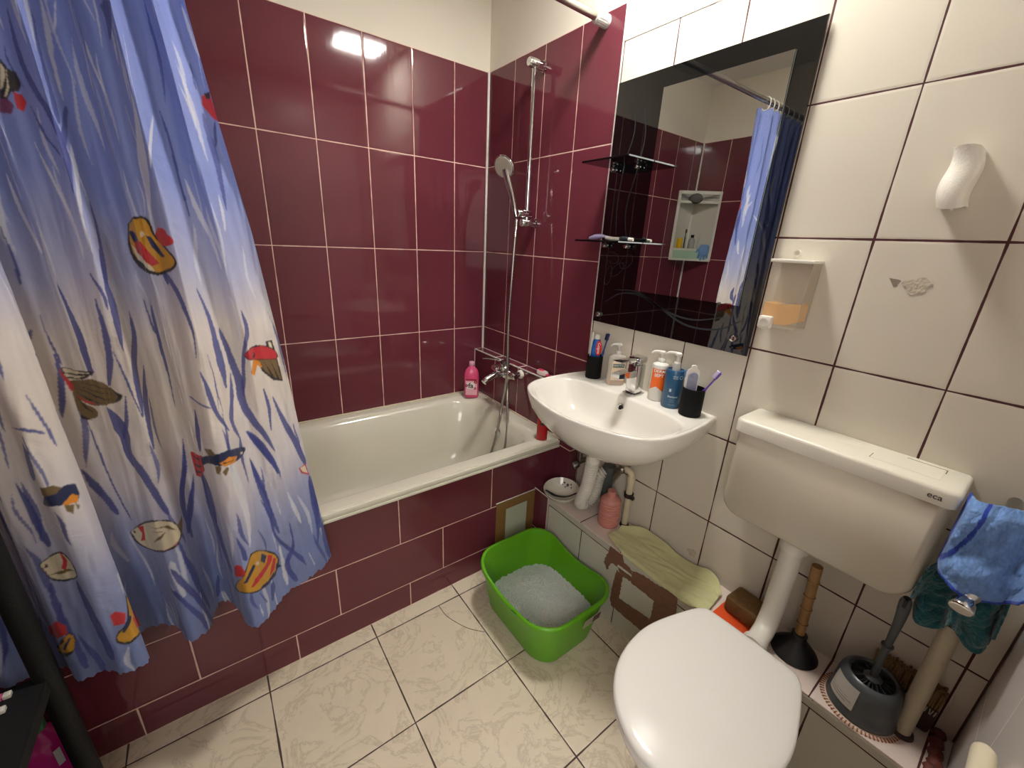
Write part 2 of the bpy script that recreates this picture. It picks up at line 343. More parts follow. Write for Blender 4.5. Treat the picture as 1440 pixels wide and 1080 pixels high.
G().mm((-.1635,-1.40,.105),(-.1625,-1.20,.295)).make('panel',mat('panel_white',(206,206,192),.4),h,smooth=False)
def ragged(P,amp,seed,step=.006):
    rnd=random.Random(seed); o=[]
    for i in range(len(P)):
        a=Vector(P[i]);b=Vector(P[(i+1)%len(P)]); n=max(1,int((b-a).length/step))
        for k in range(n):
            q=a+(b-a)*k/n; o.append((q.x+rnd.uniform(-amp,amp),q.y+rnd.uniform(-amp,amp)))
    return o
g=G()
for P,s in (([(-1.155,.321),(-1.214,.321),(-1.224,.297),(-1.262,.290),(-1.262,.242),(-1.215,.238),(-1.20,.262),(-1.17,.255),(-1.150,.262)],3),([(-1.262,.292),(-1.297,.305),(-1.367,.312),(-1.40,.321),(-1.434,.321),(-1.437,.25),(-1.36,.243),(-1.262,.24)],4),
            ([(-1.36,.25),(-1.437,.26),(-1.44,.10),(-1.36,.09)],5),([(-1.20,.245),(-1.228,.242),(-1.228,.08),(-1.193,.09),(-1.19,.16)],6),([(-1.19,.130),(-1.37,.160),(-1.40,.10),(-1.36,.085),(-1.20,.078)],7)):
    g.prism(ragged(P,.0022,s),-.1642-.00022*s,-.1636,'x')
g.prism(ragged([(-1.138,.236),(-1.148,.285),(-1.172,.268),(-1.158,.215)],.003,9),-.1650,-.1636,'x')
g.make('tape_frame',tapeb,h,smooth=False)
G().prism(ragged([(-1.20,.262),(-1.262,.266),(-1.262,.274),(-1.20,.272)],.001,11),-.1658,-.1652,'x').make('peeled_strip',mat('panel_white',(206,206,192),.4),h)
# ================================================================ CEILING LAMP
L=thing('ceiling_lamp','square flush white lamp panel in the ceiling over the washbasin','lamp',(-.24,-1.09,HC))
for d,e in (((-.39,-1.215),(-.37,-.965)),((-.11,-1.215),(-.09,-.965)),((-.37,-1.215),(-.11,-1.195)),((-.37,-.985),(-.11,-.965))):
    G().mm((d[0],d[1],HC-.009),(e[0],e[1],HC-.0005),bev=.001).make('lamp_frame',plasw,L)
em=bpy.data.materials.new('lamp_glow'); em.use_nodes=True; b=em.node_tree.nodes['Principled BSDF']; b.inputs['Base Color'].default_value=(.8,.8,.8,1); b.inputs['Emission Color'].default_value=(*LAMP_COL,1); b.inputs['Emission Strength'].default_value=LAMP
G().mm((-.37,-1.195,HC-.007),(-.11,-.985,HC-.0005)).make('diffuser',em,L,smooth=False)
# ================================================================ BATHTUB
tb=thing('bathtub','long cream enamel bathtub set in burgundy tiles','bathtub',(-.93,-.37,.0))
def trect(x0,x1,y0,y1,r,z,n=8): return [(a,b,z) for a,b in rrect((x0+x1)/2,(y0+y1)/2,(x1-x0)/2,(y1-y0)/2,r,n)]
g=G(); X0,X1,Y0,Y1=-1.80,-.054,-.731,-.001
lo=[trect(X0,X1,Y0,Y1,.003,.5075),trect(X0,X1,Y0,Y1,.006,.541),trect(X0+.003,X1-.003,Y0+.003,Y1-.001,.008,.546),
    trect(X0+.05,X1-.045,Y0+.050,Y1-.045,.06,.5475),trect(X0+.07,X1-.062,Y0+.062,Y1-.062,.11,.541),trect(X0+.08,X1-.075,Y0+.075,Y1-.078,.13,.52),
    trect(X0+.115,X1-.095,Y0+.095,Y1-.098,.14,.42),trect(X0+.18,X1-.125,Y0+.115,Y1-.118,.15,.28),trect(X0+.25,X1-.16,Y0+.14,Y1-.145,.15,.19),trect(X0+.33,X1-.21,Y0+.19,Y1-.195,.13,.165),trect(X0+.5,X1-.4,Y0+.27,Y1-.27,.06,.162)]
g.loft(lo,cap0=False,cap1=True); g.make('tub_shell',enam,tb,angle=50)
g=G().mm((X0,-.7355,.509),(X1,-.7305,.519),bev=.0015).mm((X0,-.7345,.524),(X1,-.7305,.541),bev=.002); g.make('rim_strip',mat('rim_strip',(222,218,200),.3,noise=.06,nscale=30),tb)
g=G().tube([(X0,-.007,.549),(X1,-.007,.549)],.005,8).tube([(X1,-.004,.549),(X1,-.73,.549)],.004,8); g.make('sealant_bead',mat('old_caulk',(205,190,165),.6,noise=.2,nscale=60),tb)
g=G().lathe([(.026,0),(.026,.004),(.018,.006),(.0,.006)],(-.149,-.385,.455),(-1,0,.28)); g.make('overflow_plate',chrome,tb)
G().lathe([(.007,0),(.007,.0015),(0,.0015)],(-.156,-.385,.457),(-1,0,.28),seg=12).make('overflow_hole',mat('dark_hole',(20,18,16),.7),tb)
G().lathe([(.03,0),(.03,.003),(.012,.004),(0,.002)],(-.42,-.366,.163)).make('drain',chrome,tb)
t=G().mm((XD,-.70,.3),(X0,-.001,.545)).make('trim_9',burgA,smooth=False); struct(t)
# ================================================================ SHOWER ROD + CURTAIN
rod=thing('shower_rod','grey metal shower curtain rod fixed high over the bath','rod',(-.0,-.713,2.07))
G().tube([(-.004,-.713,2.068),(XD+.004,-.713,2.088)],.0125,20).make('pole',mat('rod_metal',(176,172,164),.25,metal=.9),rod)
for x,d in ((0,-1),(XD,1)):
    zz=2.068 if x==0 else 2.088
    g=G().lathe([(.0,0),(.0205,.0),(.0205,.008),(.0185,.012),(.0185,.052),(.0155,.056),(.0125,.056)],(x,-.713,zz),(d,0,0))
    for k in range(18):
        a=2*math.pi*k/18; g.mm((x+d*.014,-.713+.0185*math.cos(a)-.0008,zz+.0185*math.sin(a)-.0008),(x+d*.05,-.713+.0185*math.cos(a)+.0008,zz+.0185*math.sin(a)+.0008))
    g.make('end_cap',mat('cap_plastic',(196,194,190),.3),rod)
# ---- curtain
CP=[(-1.029,-.744),(-1.052,-.768),(-1.079,-.782),(-1.103,-.790),(-1.127,-.806),(-1.16,-.814),(-1.181,-.827),(-1.212,-.865),(-1.236,-.884),(-1.264,-.878),(-1.279,-.815),(-1.295,-.768),(-1.320,-.746),(-1.334,-.777),(-1.350,-.833),(-1.388,-.845),(-1.406,-.795),(-1.430,-.760),(-1.463,-.746),(-1.500,-.748),(-1.520,-.752),(-1.505,-.775),(-1.480,-.80),(-1.466,-.835),(-1.472,-.864),(-1.503,-.866),(-1.535,-.838),(-1.557,-.832),(-1.583,-.832),(-1.598,-.805),(-1.612,-.772),(-1.640,-.750),(-1.670,-.748),(-1.700,-.765),(-1.730,-.750),(-1.760,-.748)]
def spl(P,n,m=12):
    P=np.array(P,float);Q=np.vstack([2*P[0]-P[1],P,2*P[-1]-P[-2]]);o=[]
    for i in range(len(P)-1):
        a,b,c,d=Q[i:i+4]
        for t in np.linspace(0,1,m,endpoint=False):
            o.append(.5*((2*b)+(-a+c)*t+(2*a-5*b+4*c-d)*t*t+(-a+3*b-3*c+d)*t**3))
    o.append(P[-1]);o=np.array(o)
    s=np.r_[0,np.cumsum(np.linalg.norm(np.diff(o,axis=0),axis=1))];s/=s[-1]
    t=np.linspace(0,1,n)
    return np.c_[[np.interp(t,s,o[:,k]) for k in range(o.shape[1])]].T
def vnoise(X,Y,seed):
    r=np.random.RandomState(seed).rand(64,64)*2-1
    xi=np.floor(X).astype(int);yi=np.floor(Y).astype(int);fx=X-xi;fy=Y-yi
    fx=fx*fx*(3-2*fx);fy=fy*fy*(3-2*fy)
    g=lambda a,b:r[a%64,b%64]
    return (g(xi,yi)*(1-fx)+g(xi+1,yi)*fx)*(1-fy)+(g(xi,yi+1)*(1-fx)+g(xi+1,yi+1)*fx)*fy
def curtain_grid(NS=640,NZ=820):
    B=spl(CP,NS);s=np.linspace(0,1,NS)[None,:];ztop,zbot=2.045,.385
    v=np.linspace(0,1,NZ)[:,None]
    z=ztop+(zbot-ztop)*v+0*s
    xt=-1.160-.60*s+.012*np.sin(s*2*np.pi*9+1.2);yt=-.713+.032*np.sin(s*2*np.pi*9)
    w=v**.62
    # right edge eases out towards the hem the way the cloth hangs
    bx=B[:,0][None,:];by=B[:,1][None,:]
    x=xt*(1-w)+bx*w
    er=np.interp(z,[.385,.75,1.04,1.35,1.58,1.76,2.045],[-1.030,-1.063,-1.083,-1.111,-1.143,-1.163,-1.172])
    x=x+(er-x[:,:1])*np.clip(1-s*3.2,0,1)**1.5
    w2=v**.8
    y=yt*(1-w2)+by*w2
    # hand-made wrinkles
    n=.006*vnoise(s*26+.8*z,z*3.2,1)+.0035*vnoise(s*60,z*9+s*20,2)+.0016*vnoise(s*120+9*z,z*22,3)
    y=y+n*np.minimum(1,.35+v*1.2)-.004
    y=np.where(z<.62,np.minimum(y,-.741),y)
    z=z+np.where(v>.995,0,0)
    hemw=.0025*np.sin(s*2*np.pi*46)+.002*np.sin(s*2*np.pi*87+1)
    z=z+hemw*np.clip((v-.93)/.07,0,1)
    z=z+.008*np.clip(1-s*6,0,1)*v
    return x,y,z

PATTERN="""wht 3740 2002 3756 2076 3772 2149 3787 2222 3803 2295 3818 2369 3834 2454 3834 2527 3834 2601 3850 2686 3850 2759 3850 2833 3834 2906 3834 2906 3818 2821 3803 2735 3803 2662 3787 2576 3787 2503 3756 2418 3740 2332 3725 2259 3725 2186 3725 2125 3725 2063 3725 2002
wht 3552 1954 3584 2002 3599 2051 3631 2100 3646 2149 3662 2173 3678 2210 3678 2222 3693 2247 3678 2247 3662 2222 3646 2198 3631 2173 3615 2137 3599 2100 3584 2051 3552 1990 3537 1954
wht 2895 2332 2895 2381 2926 2442 2911 2491 2879 2540 2848 2601 2817 2662 2770 2723 2723 2784 2707 2772 2739 2711 2770 2650 2786 2576 2817 2527 2817 2466 2833 2418 2848 2369 2879 2332
wht 2097 2796 2128 2857 2144 2918 2160 2979 2191 3053 2222 3126 2269 3223 2332 3321 2363 3407 2379 3492 2379 3578 2379 3651 2379 3736 2394 3834 2426 3932 2441 4042 2457 4139 2441 4139 2394 4042 2332 3932 2269 3834 2222 3736 2191 3651 2160 3565 2144 3492 2113 3407 2097 3321 2081 3223 2066 3126 2050 3053 2050 2979 2050 2918 2050 2857 2066 2796
wht 1596 2943 1674 3040 1768 3138 1847 3223 1956 3309 2019 3370 2050 3419 2066 3468 2081 3516 2066 3516 2003 3468 1956 3419 1894 3358 1831 3297 1753 3211 1690 3126 1628 3028 1581 2930
wht 3944 3321 3991 3407 4022 3480 4069 3565 4116 3651 4178 3748 4257 3858 4304 3968 4319 4066 4335 4164 4335 4261 4335 4359 4319 4457 4288 4444 4272 4347 4288 4261 4272 4164 4257 4066 4194 3956 4100 3846 4022 3736 3959 3626 3944 3541 3944 3468 3928 3394 3944 3321
wht 5603 3687 5603 3773 5603 3858 5603 3956 5587 4054 5556 4151 5493 4261 5446 4371 5383 4481 5336 4469 5368 4359 5415 4249 5462 4139 5509 4042 5524 3944 5556 3858 5571 3773 5587 3687
wht 4773 3358 4742 3443 4726 3529 4695 3626 4648 3712 4617 3810 4570 3919 4538 4029 4491 4127 4476 4127 4491 4017 4538 3907 4570 3797 4601 3700 4632 3614 4679 3529 4726 3443 4757 3358
wht 1330 3578 1330 3663 1315 3761 1315 3858 1283 3944 1268 4029 1221 4103 1189 4176 1142 4249 1127 4347 1095 4444 1080 4542 1049 4640 1033 4640 1033 4530 1033 4432 1049 4335 1064 4237 1095 4151 1127 4078 1158 3993 1189 3919 1221 3834 1252 3748 1283 3651 1315 3565
wht 516 3724 548 3810 563 3883 579 3956 595 4017 595 4066 610 4103 626 4139 626 4176 610 4176 579 4139 563 4103 548 4066 532 4017 516 3944 501 3871 501 3797 501 3724
wht 141 1685 156 1783 156 1880 141 1966 125 2039 110 2100 94 2137 63 2161 16 2198 0 2198 0 2161 0 2137 16 2088 31 2039 47 1966 63 1868 78 1770 125 1685
wht 1941 7155 1972 7265 1972 7375 1956 7473 1956 7582 1941 7680 1925 7766 1909 7863 1894 7961 1878 8046 1878 8120 1878 8193 1878 8278 1894 8364 1909 8449 1925 8547 1941 8632 1925 8645 1878 8559 1847 8474 1800 8400 1768 8315 1753 8242 1721 8168 1721 8083 1706 7998 1706 7912 1690 7827 1706 7729 1721 7619 1753 7509 1784 7387 1847 7265 1925 7155
wht 1205 9048 1236 9170 1236 9292 1252 9402 1252 9512 1268 9597 1268 9670 1252 9756 1236 9841 1205 9866 1189 9805 1174 9744 1174 9646 1158 9560 1158 9451 1174 9316 1174 9194 1189 9060
wht 720 8193 720 8291 704 8376 704 8474 689 8559 673 8645 642 8730 626 8816 595 8889 579 8901 579 8816 579 8742 579 8669 595 8584 610 8486 642 8388 673 8291 704 8193
wht 1049 8266 1049 8327 1033 8400 1033 8462 1017 8535 1002 8535 1002 8474 1017 8400 1017 8339 1033 8266
wht 4523 8596 4585 8681 4585 8742 4585 8803 4570 8877 4554 8950 4538 9035 4523 9121 4491 9219 4444 9219 4429 9121 4429 9023 4429 8938 4429 8852 4444 8779 4460 8718 4460 8657 4523 8596
wht 3412 9780 3396 9841 3380 9915 3365 9988 3286 10000 3271 10000 3286 9939 3318 9902 3349 9853 3396 9780
wht 1283 8767 1283 8840 1283 8926 1268 9011 1268 9096 1252 9096 1252 9011 1252 8938 1268 8840 1268 8767
wht 1174 7692 1142 7753 1127 7827 1095 7888 1080 7961 1064 7961 1080 7888 1111 7814 1127 7753 1158 7692
wht 595 9524 579 9597 563 9670 548 9744 532 9829 516 9829 532 9744 548 9670 563 9597 579 9524
wht 2003 9585 2019 9658 2019 9731 2019 9817 2003 9902 2003 9902 1987 9841 2003 9744 2003 9658 2003 9585
wht 6854 8107 6776 8217 6729 8327 6964 8352 6698 8523 7011 8535 7011 8632 7027 8730 7027 8840 7011 8852 6948 8767 6917 8669 6854 8584 6854 8486 6839 8388
wht 3443 9805 3443 9866 3443 9927 3427 9963 3396 10000 3380 10000 3380 9951 3396 9890 3412 9841 3427 9792
sea 6495 4786 6479 4969 6479 5055 6479 5153 6495 5238 6495 5336 6510 5421 6557 5678 6588 5751 6573 5922 6541 6020 6495 6129 6745 6679 6682 6630 6698 6569 6745 6508 6761 6447 6808 5653 6886 5568 6635 5495 6604 5409 6573 5324 6526 5140 6510 5055 6510 4957 6510 4872 6495 4786
sea 5775 5653 5775 5726 5790 5800 5790 5861 5806 5922 5822 5983 5837 6044 5853 6117 5869 6178 5884 6239 5900 6313 5915 6374 5915 6447 5900 6459 5869 6398 5837 6325 5806 6252 5790 6190 5775 6129 5759 6056 5743 5983 5728 5922 5743 5849 5743 5788 5743 5714 5759 5653
sea 5790 5189 5790 5250 5790 5299 5790 5360 5775 5433 5775 5519 5759 5604 5743 5702 5728 5800 5712 5788 5712 5690 5728 5592 5743 5507 5759 5421 5775 5360 5775 5299 5775 5238 5775 5177
sea 5869 7448 5837 7509 5806 7582 5759 7668 5728 7778 5696 7888 5634 7973 5587 7949 5603 7839 5634 7729 5681 7631 5712 7534 5743 7448 5790 7363 5822 7289 5853 7228 5900 7167
sea 5243 4799 5243 4872 5227 4945 5211 5018 5211 5104 5211 5189 5211 5275 5211 5360 5211 5446 5227 5531 5243 5629 5243 5702 5243 5775 5243 5824 5243 5861 5227 5885 5180 5910 5102 5885 5055 5849 5055 5824 5070 5800 5055 5751 5039 5678 5039 5604 5023 5507 5023 5421 5039 5336 5070 5250 5086 5165 5117 5092 5133 5006 5149 4933 5180 4860 5227 4799
sea 4507 4957 4523 5043 4523 5116 4538 5201 4538 5275 4554 5360 4570 5446 4585 5543 4601 5629 4648 5726 4710 5836 4773 5934 4820 6044 4742 6044 4617 5922 4554 5812 4507 5714 4491 5617 4476 5519 4460 5433 4460 5348 4460 5263 4460 5177 4476 5104 4491 5031 4491 4957
sea 5039 6630 4992 6667 4961 6703 4945 6764 4945 6825 4961 6911 4945 6996 4898 7082 4836 7155 4742 7204 4648 7241 4601 7302 4570 7387 4538 7473 4523 7558 4491 7643 4460 7729 4429 7802 4366 7875 4319 7863 4319 7778 4351 7680 4382 7595 4397 7509 4429 7424 4460 7338 4476 7253 4507 7179 4538 7106 4585 7045 4632 6984 4679 6935 4664 6862 4632 6789 4601 6703 4601 6630 4617 6557 4648 6508 4710 6471 4773 6435 4867 6398 4945 6349 5039 6300
sea 4491 6154 4523 6239 4554 6325 4585 6398 4617 6471 4664 6545 4757 6618 4820 6679 4867 6752 4789 6752 4679 6679 4617 6618 4570 6545 4538 6471 4523 6398 4507 6313 4491 6239 4476 6154
sea 4476 4676 4460 4737 4429 4799 4397 4860 4382 4908 4366 4957 4366 5006 4366 5043 4351 5092 4335 5079 4319 5043 4304 4994 4304 4945 4319 4896 4335 4835 4382 4774 4429 4725 4460 4664
sea 4069 4408 4147 4505 4194 4591 4225 4676 4241 4762 4272 4847 4272 4921 4288 4994 4288 5067 4304 5140 4304 5201 4319 5275 4319 5348 4319 5409 4319 5470 4304 5531 4288 5592 4272 5592 4257 5531 4210 5458 4178 5397 4147 5336 4116 5275 4085 5201 4069 5128 4053 5055 4053 4982 4069 4908 4100 4835 4116 4750 4116 4676 4085 4591 4053 4493 4053 4408
sea 3787 5153 3803 5226 3834 5299 3850 5385 3881 5458 3944 5531 4022 5604 4100 5678 4163 5763 4225 5873 4257 5971 4272 6081 4288 6178 4288 6252 4288 6325 4288 6386 4288 6447 4272 6447 4241 6386 4210 6325 4163 6264 4131 6190 4100 6093 4053 5995 4022 5897 3975 5800 3912 5726 3850 5641 3803 5556 3772 5470 3756 5385 3756 5311 3772 5226 3772 5153
sea 3818 5849 3865 5922 3928 5995 3991 6068 4069 6142 4131 6215 4178 6288 4225 6374 4241 6459 4257 6569 4272 6679 4272 6789 4272 6899 4241 6911 4210 6801 4163 6691 4131 6581 4069 6496 4022 6410 3991 6325 3944 6252 3897 6178 3881 6093 3850 6020 3818 5934 3803 5849
sea 4476 5592 4460 5678 4444 5763 4429 5861 4413 5958 4397 6068 4366 6190 4335 6313 4304 6447 4288 6447 4304 6313 4335 6190 4351 6056 4366 5946 4397 5849 4413 5751 4444 5678 4460 5580
sea 3459 5031 3459 5104 3459 5177 3443 5238 3443 5299 3443 5360 3427 5397 3427 5433 3396 5470 3365 5458 3380 5421 3380 5385 3396 5336 3412 5299 3412 5238 3427 5165 3427 5092 3443 5031
sea 3318 5104 3349 5226 3349 5336 3380 5458 3380 5580 3396 5702 3380 5824 3380 5946 3365 6056 3380 6178 3380 6288 3396 6398 3396 6520 3380 6508 3365 6398 3349 6276 3333 6166 3318 6044 3302 5922 3302 5800 3302 5678 3286 5556 3286 5446 3286 5324 3286 5214 3286 5104
sea 2426 4640 2394 4713 2332 4774 2269 4835 2222 4896 2191 4957 2160 5031 2144 5104 2113 5165 2097 5226 2081 5299 2066 5360 2066 5421 2066 5495 2081 5568 2097 5641 2113 5714 2097 5714 2066 5641 2050 5568 2034 5495 2019 5421 2003 5348 2003 5287 2019 5214 2034 5153 2050 5079 2066 5006 2097 4933 2128 4860 2175 4799 2222 4737 2285 4689 2410 4640
sea 1659 4860 1643 4957 1612 5043 1596 5128 1581 5226 1581 5311 1581 5421 1581 5519 1596 5604 1596 5678 1596 5751 1612 5812 1612 5885 1596 5971 1581 6056 1581 6142 1549 6239 1518 6239 1502 6154 1471 6068 1455 5995 1440 5910 1440 5836 1440 5763 1455 5690 1455 5617 1471 5519 1471 5421 1487 5311 1502 5214 1534 5128 1565 5031 1596 4945 1643 4860
sea 1393 5421 1408 5519 1393 5604 1377 5702 1362 5800 1362 5910 1346 6007 1330 6105 1330 6203 1330 6288 1346 6374 1346 6471 1330 6557 1315 6642 1283 6716 1236 6789 1205 6850 1174 6899 1127 6960 1080 7009 1033 7070 986 7143 923 7228 861 7326 767 7436 751 7436 782 7338 814 7228 861 7118 908 7033 955 6960 1002 6899 1033 6850 1064 6789 1095 6728 1127 6667 1158 6618 1174 6545 1174 6471 1174 6386 1158 6288 1158 6190 1174 6081 1205 5983 1221 5885 1252 5788 1268 5690 1299 5592 1330 5507 1377 5409
sea 751 5189 767 5263 767 5336 767 5409 798 5482 845 5543 923 5629 986 5714 1049 5812 1095 5910 1127 6007 1158 6117 1189 6203 1205 6264 1221 6325 1221 6386 1221 6435 1205 6447 1174 6386 1158 6337 1127 6276 1095 6203 1080 6117 1049 6007 1002 5910 970 5812 892 5726 798 5641 704 5580 673 5495 657 5409 673 5336 704 5263 736 5189
sea 1377 6056 1408 6129 1440 6215 1471 6288 1502 6361 1534 6447 1581 6520 1628 6593 1643 6679 1628 6752 1612 6838 1565 6923 1518 7009 1487 7021 1502 6935 1518 6862 1549 6777 1549 6703 1518 6630 1487 6557 1455 6471 1408 6398 1393 6313 1377 6227 1377 6142 1362 6056
sea 2097 5885 2097 5958 2081 6020 2081 6093 2081 6166 2066 6239 2050 6313 2034 6398 2003 6471 1956 6557 1894 6630 1815 6716 1737 6801 1706 6801 1753 6703 1800 6630 1847 6545 1894 6471 1909 6386 1925 6313 1941 6227 1956 6154 1987 6081 2019 6007 2050 5946 2081 5885
sea 2598 6288 2504 6313 2410 6325 2316 6337 2254 6349 2207 6361 2160 6374 2113 6386 2050 6398 2050 6386 2097 6361 2144 6349 2191 6337 2222 6325 2285 6313 2363 6300 2457 6288 2567 6276
sea 2520 6471 2551 6545 2613 6630 2660 6703 2707 6789 2754 6874 2754 6947 2786 7033 2770 7106 2707 7106 2613 7009 2567 6923 2535 6850 2488 6764 2488 6691 2473 6606 2473 6532 2473 6459
sea 1346 6947 1315 7021 1283 7094 1236 7155 1189 7228 1142 7302 1095 7387 1049 7460 1002 7534 955 7595 923 7656 892 7729 861 7802 829 7802 829 7741 829 7668 829 7595 861 7509 908 7424 970 7338 1033 7253 1080 7179 1142 7118 1205 7057 1268 7009 1346 6947
sea 689 6398 689 6471 689 6545 689 6618 689 6703 704 6789 720 6874 736 6972 751 7070 720 7082 689 6996 657 6899 626 6801 610 6716 610 6630 626 6545 642 6471 657 6398
sea 516 6557 516 6654 501 6752 485 6850 469 6947 438 7070 407 7192 360 7314 313 7436 282 7546 250 7668 203 7790 125 7924 47 7924 31 7802 78 7668 110 7546 156 7424 219 7302 266 7179 329 7057 360 6960 407 6850 438 6752 469 6654 501 6569
sea 3412 7045 3459 7155 3490 7265 3521 7363 3568 7448 3646 7546 3740 7631 3834 7729 3912 7827 3959 7924 3959 8034 3959 8144 3928 8266 3897 8278 3850 8181 3818 8083 3787 7985 3756 7888 3678 7802 3584 7705 3521 7607 3474 7485 3443 7363 3427 7253 3412 7143 3412 7045
sea 3427 7705 3474 7814 3552 7900 3631 7961 3725 8034 3803 8107 3881 8193 3975 8266 4006 8364 3912 8413 3787 8364 3709 8278 3646 8205 3584 8120 3521 8034 3490 7937 3443 7827 3412 7705
sea 3177 7387 3161 7497 3130 7595 3114 7705 3083 7814 3083 7949 3083 8083 3099 8230 3036 8352 2833 8303 2739 8132 2707 7985 2707 7851 2723 7729 2770 7619 2848 7521 2958 7436 3114 7363
sea 1393 7399 1393 7521 1393 7631 1377 7753 1362 7875 1346 8010 1315 8156 1299 8303 1268 8437 1236 8547 1221 8645 1189 8730 1158 8840 1127 8840 1127 8742 1142 8645 1142 8559 1158 8437 1174 8315 1205 8168 1236 8022 1252 7888 1283 7753 1299 7643 1330 7521 1377 7399
sea 7527 6484 7590 6569 7637 6642 7668 6716 7684 6777 7700 6838 7715 6899 7731 6960 7700 7009 7606 6972 7512 6874 7496 6813 7480 6752 7480 6703 7465 6642 7465 6581 7496 6532 7512 6484
sea 7230 5910 7230 5971 7214 6032 7214 6105 7199 6166 7183 6252 7167 6337 7167 6435 7152 6508 7152 6545 7152 6569 7136 6581 7136 6606 7121 6606 7121 6581 7121 6569 7121 6545 7121 6496 7121 6422 7136 6337 7152 6239 7167 6154 7183 6093 7199 6032 7214 5971 7230 5910
sea 7731 6349 7590 6337 7449 6325 7387 6337 7340 6361 7293 6374 7261 6386 7230 6410 7199 6422 7183 6410 7214 6374 7246 6361 7277 6337 7324 6325 7355 6300 7418 6300 7543 6313 7731 6349
sea 63 8144 141 8242 172 8352 188 8474 219 8596 235 8730 235 8877 235 9035 203 9206 94 9255 31 9109 31 8938 16 8779 16 8632 0 8498 0 8388 0 8266 31 8144
sea 5618 6520 5618 6654 5618 6777 5618 6899 5603 7033 5603 7167 5587 7314 5571 7460 5540 7582 5509 7705 5493 7827 5462 7949 5430 8071 5415 8059 5430 7937 5462 7814 5477 7692 5509 7570 5540 7448 5556 7314 5571 7167 5571 7021 5587 6886 5587 6764 5603 6642 5603 6520
sea 4554 2186 4570 2271 4585 2357 4601 2442 4601 2515 4601 2589 4601 2662 4585 2723 4570 2796 4538 2857 4507 2918 4476 2979 4429 3028 4397 3089 4366 3150 4335 3211 4304 3272 4288 3321 4304 3382 4304 3431 4304 3480 4319 3529 4319 3578 4319 3614 4319 3651 4319 3700 4319 3748 4335 3797 4319 3846 4304 3846 4288 3797 4241 3736 4210 3687 4178 3639 4131 3590 4100 3553 4069 3504 4053 3455 4069 3407 4053 3346 4085 3297 4100 3236 4163 3187 4194 3126 4241 3065 4288 3004 4366 2955 4413 2894 4444 2833 4476 2772 4507 2711 4523 2650 4523 2576 4538 2515 4538 2430 4538 2357 4538 2271 4538 2186
sea 3897 2137 3928 2259 3975 2393 4006 2515 4022 2613 4053 2698 4069 2759 4069 2808 4069 2869 4085 2943 4131 3028 4131 3101 4100 3175 4022 3162 3991 3077 3975 2991 3975 2918 3975 2845 3975 2784 3959 2723 3959 2662 3959 2589 3944 2491 3928 2369 3897 2247 3897 2137
sea 3834 2955 3897 3028 3944 3101 3991 3175 4085 3248 4131 3297 4194 3346 4225 3382 4225 3419 4147 3419 4053 3370 3991 3321 3959 3272 3928 3223 3897 3162 3865 3089 3818 3016 3818 2955
sea 4648 3016 4617 3089 4601 3150 4585 3223 4554 3284 4523 3346 4476 3382 4429 3431 4366 3480 4351 3480 4382 3419 4444 3370 4491 3333 4523 3272 4538 3211 4570 3150 4601 3077 4632 3016
sea 2238 1929 2394 1954 2363 1990 2347 2015 2332 2063 2332 2100 2332 2161 2347 2210 2347 2259 2316 2271 2254 2222 2207 2173 2144 2125 2081 2088 2034 2051 1956 2015 1894 1978 2222 1929
sea 1455 2857 1440 2918 1440 2979 1440 3053 1424 3126 1424 3223 1440 3346 1440 3468 1440 3578 1440 3687 1440 3797 1424 3895 1424 4005 1408 3993 1408 3895 1393 3785 1408 3687 1408 3578 1393 3455 1393 3333 1393 3223 1393 3114 1393 3040 1408 2967 1424 2906 1440 2845
sea 344 2796 376 2882 391 2967 391 3040 407 3126 407 3199 407 3260 407 3333 407 3419 423 3529 438 3651 454 3785 454 3919 438 3907 391 3773 360 3639 329 3504 297 3394 282 3297 282 3223 282 3162 282 3089 297 3016 297 2943 297 2857 313 2784
sea 125 2857 203 2930 235 3004 266 3077 297 3162 266 3150 203 3077 172 3004 125 2930 110 2857
sea 3912 3895 3944 3993 3944 4090 3975 4200 3991 4286 4022 4371 4069 4457 4116 4530 4163 4603 4194 4664 4210 4713 4225 4750 4210 4799 4147 4799 4069 4750 4053 4713 4022 4664 3991 4603 3975 4530 3959 4457 3944 4371 3928 4286 3912 4188 3912 4090 3912 3993 3912 3895
sea 2441 4664 2473 4713 2457 4750 2426 4786 2394 4823 2332 4811 2316 4762 2332 4725 2347 4689 2410 4652
sea 5884 4225 5884 4298 5869 4383 5869 4469 5869 4554 5869 4628 5884 4701 5884 4762 5884 4835 5853 4823 5853 4762 5837 4689 5837 4615 5837 4542 5837 4457 5853 4383 5869 4298 5869 4212
sea 313 2271 329 2332 329 2405 344 2479 329 2540 313 2540 313 2466 297 2393 297 2332 297 2259
sea 3412 7009 3443 7118 3474 7241 3490 7350 3521 7448 3568 7509 3615 7570 3693 7619 3756 7668 3803 7741 3834 7827 3865 7912 3897 8010 3912 8120 3912 8242 3912 8364 3881 8498 3803 8535 3787 8413 3772 8291 3787 8168 3772 8059 3740 7961 3709 7875 3678 7802 3631 7729 3584 7668 3521 7619 3490 7558 3459 7460 3443 7350 3427 7228 3412 7118 3396 6996
sea 3380 7582 3427 7680 3474 7778 3505 7863 3552 7937 3615 7998 3693 8071 3772 8144 3818 8242 3740 8291 3631 8242 3552 8168 3505 8071 3474 7973 3443 7875 3412 7766 3396 7680 3365 7570
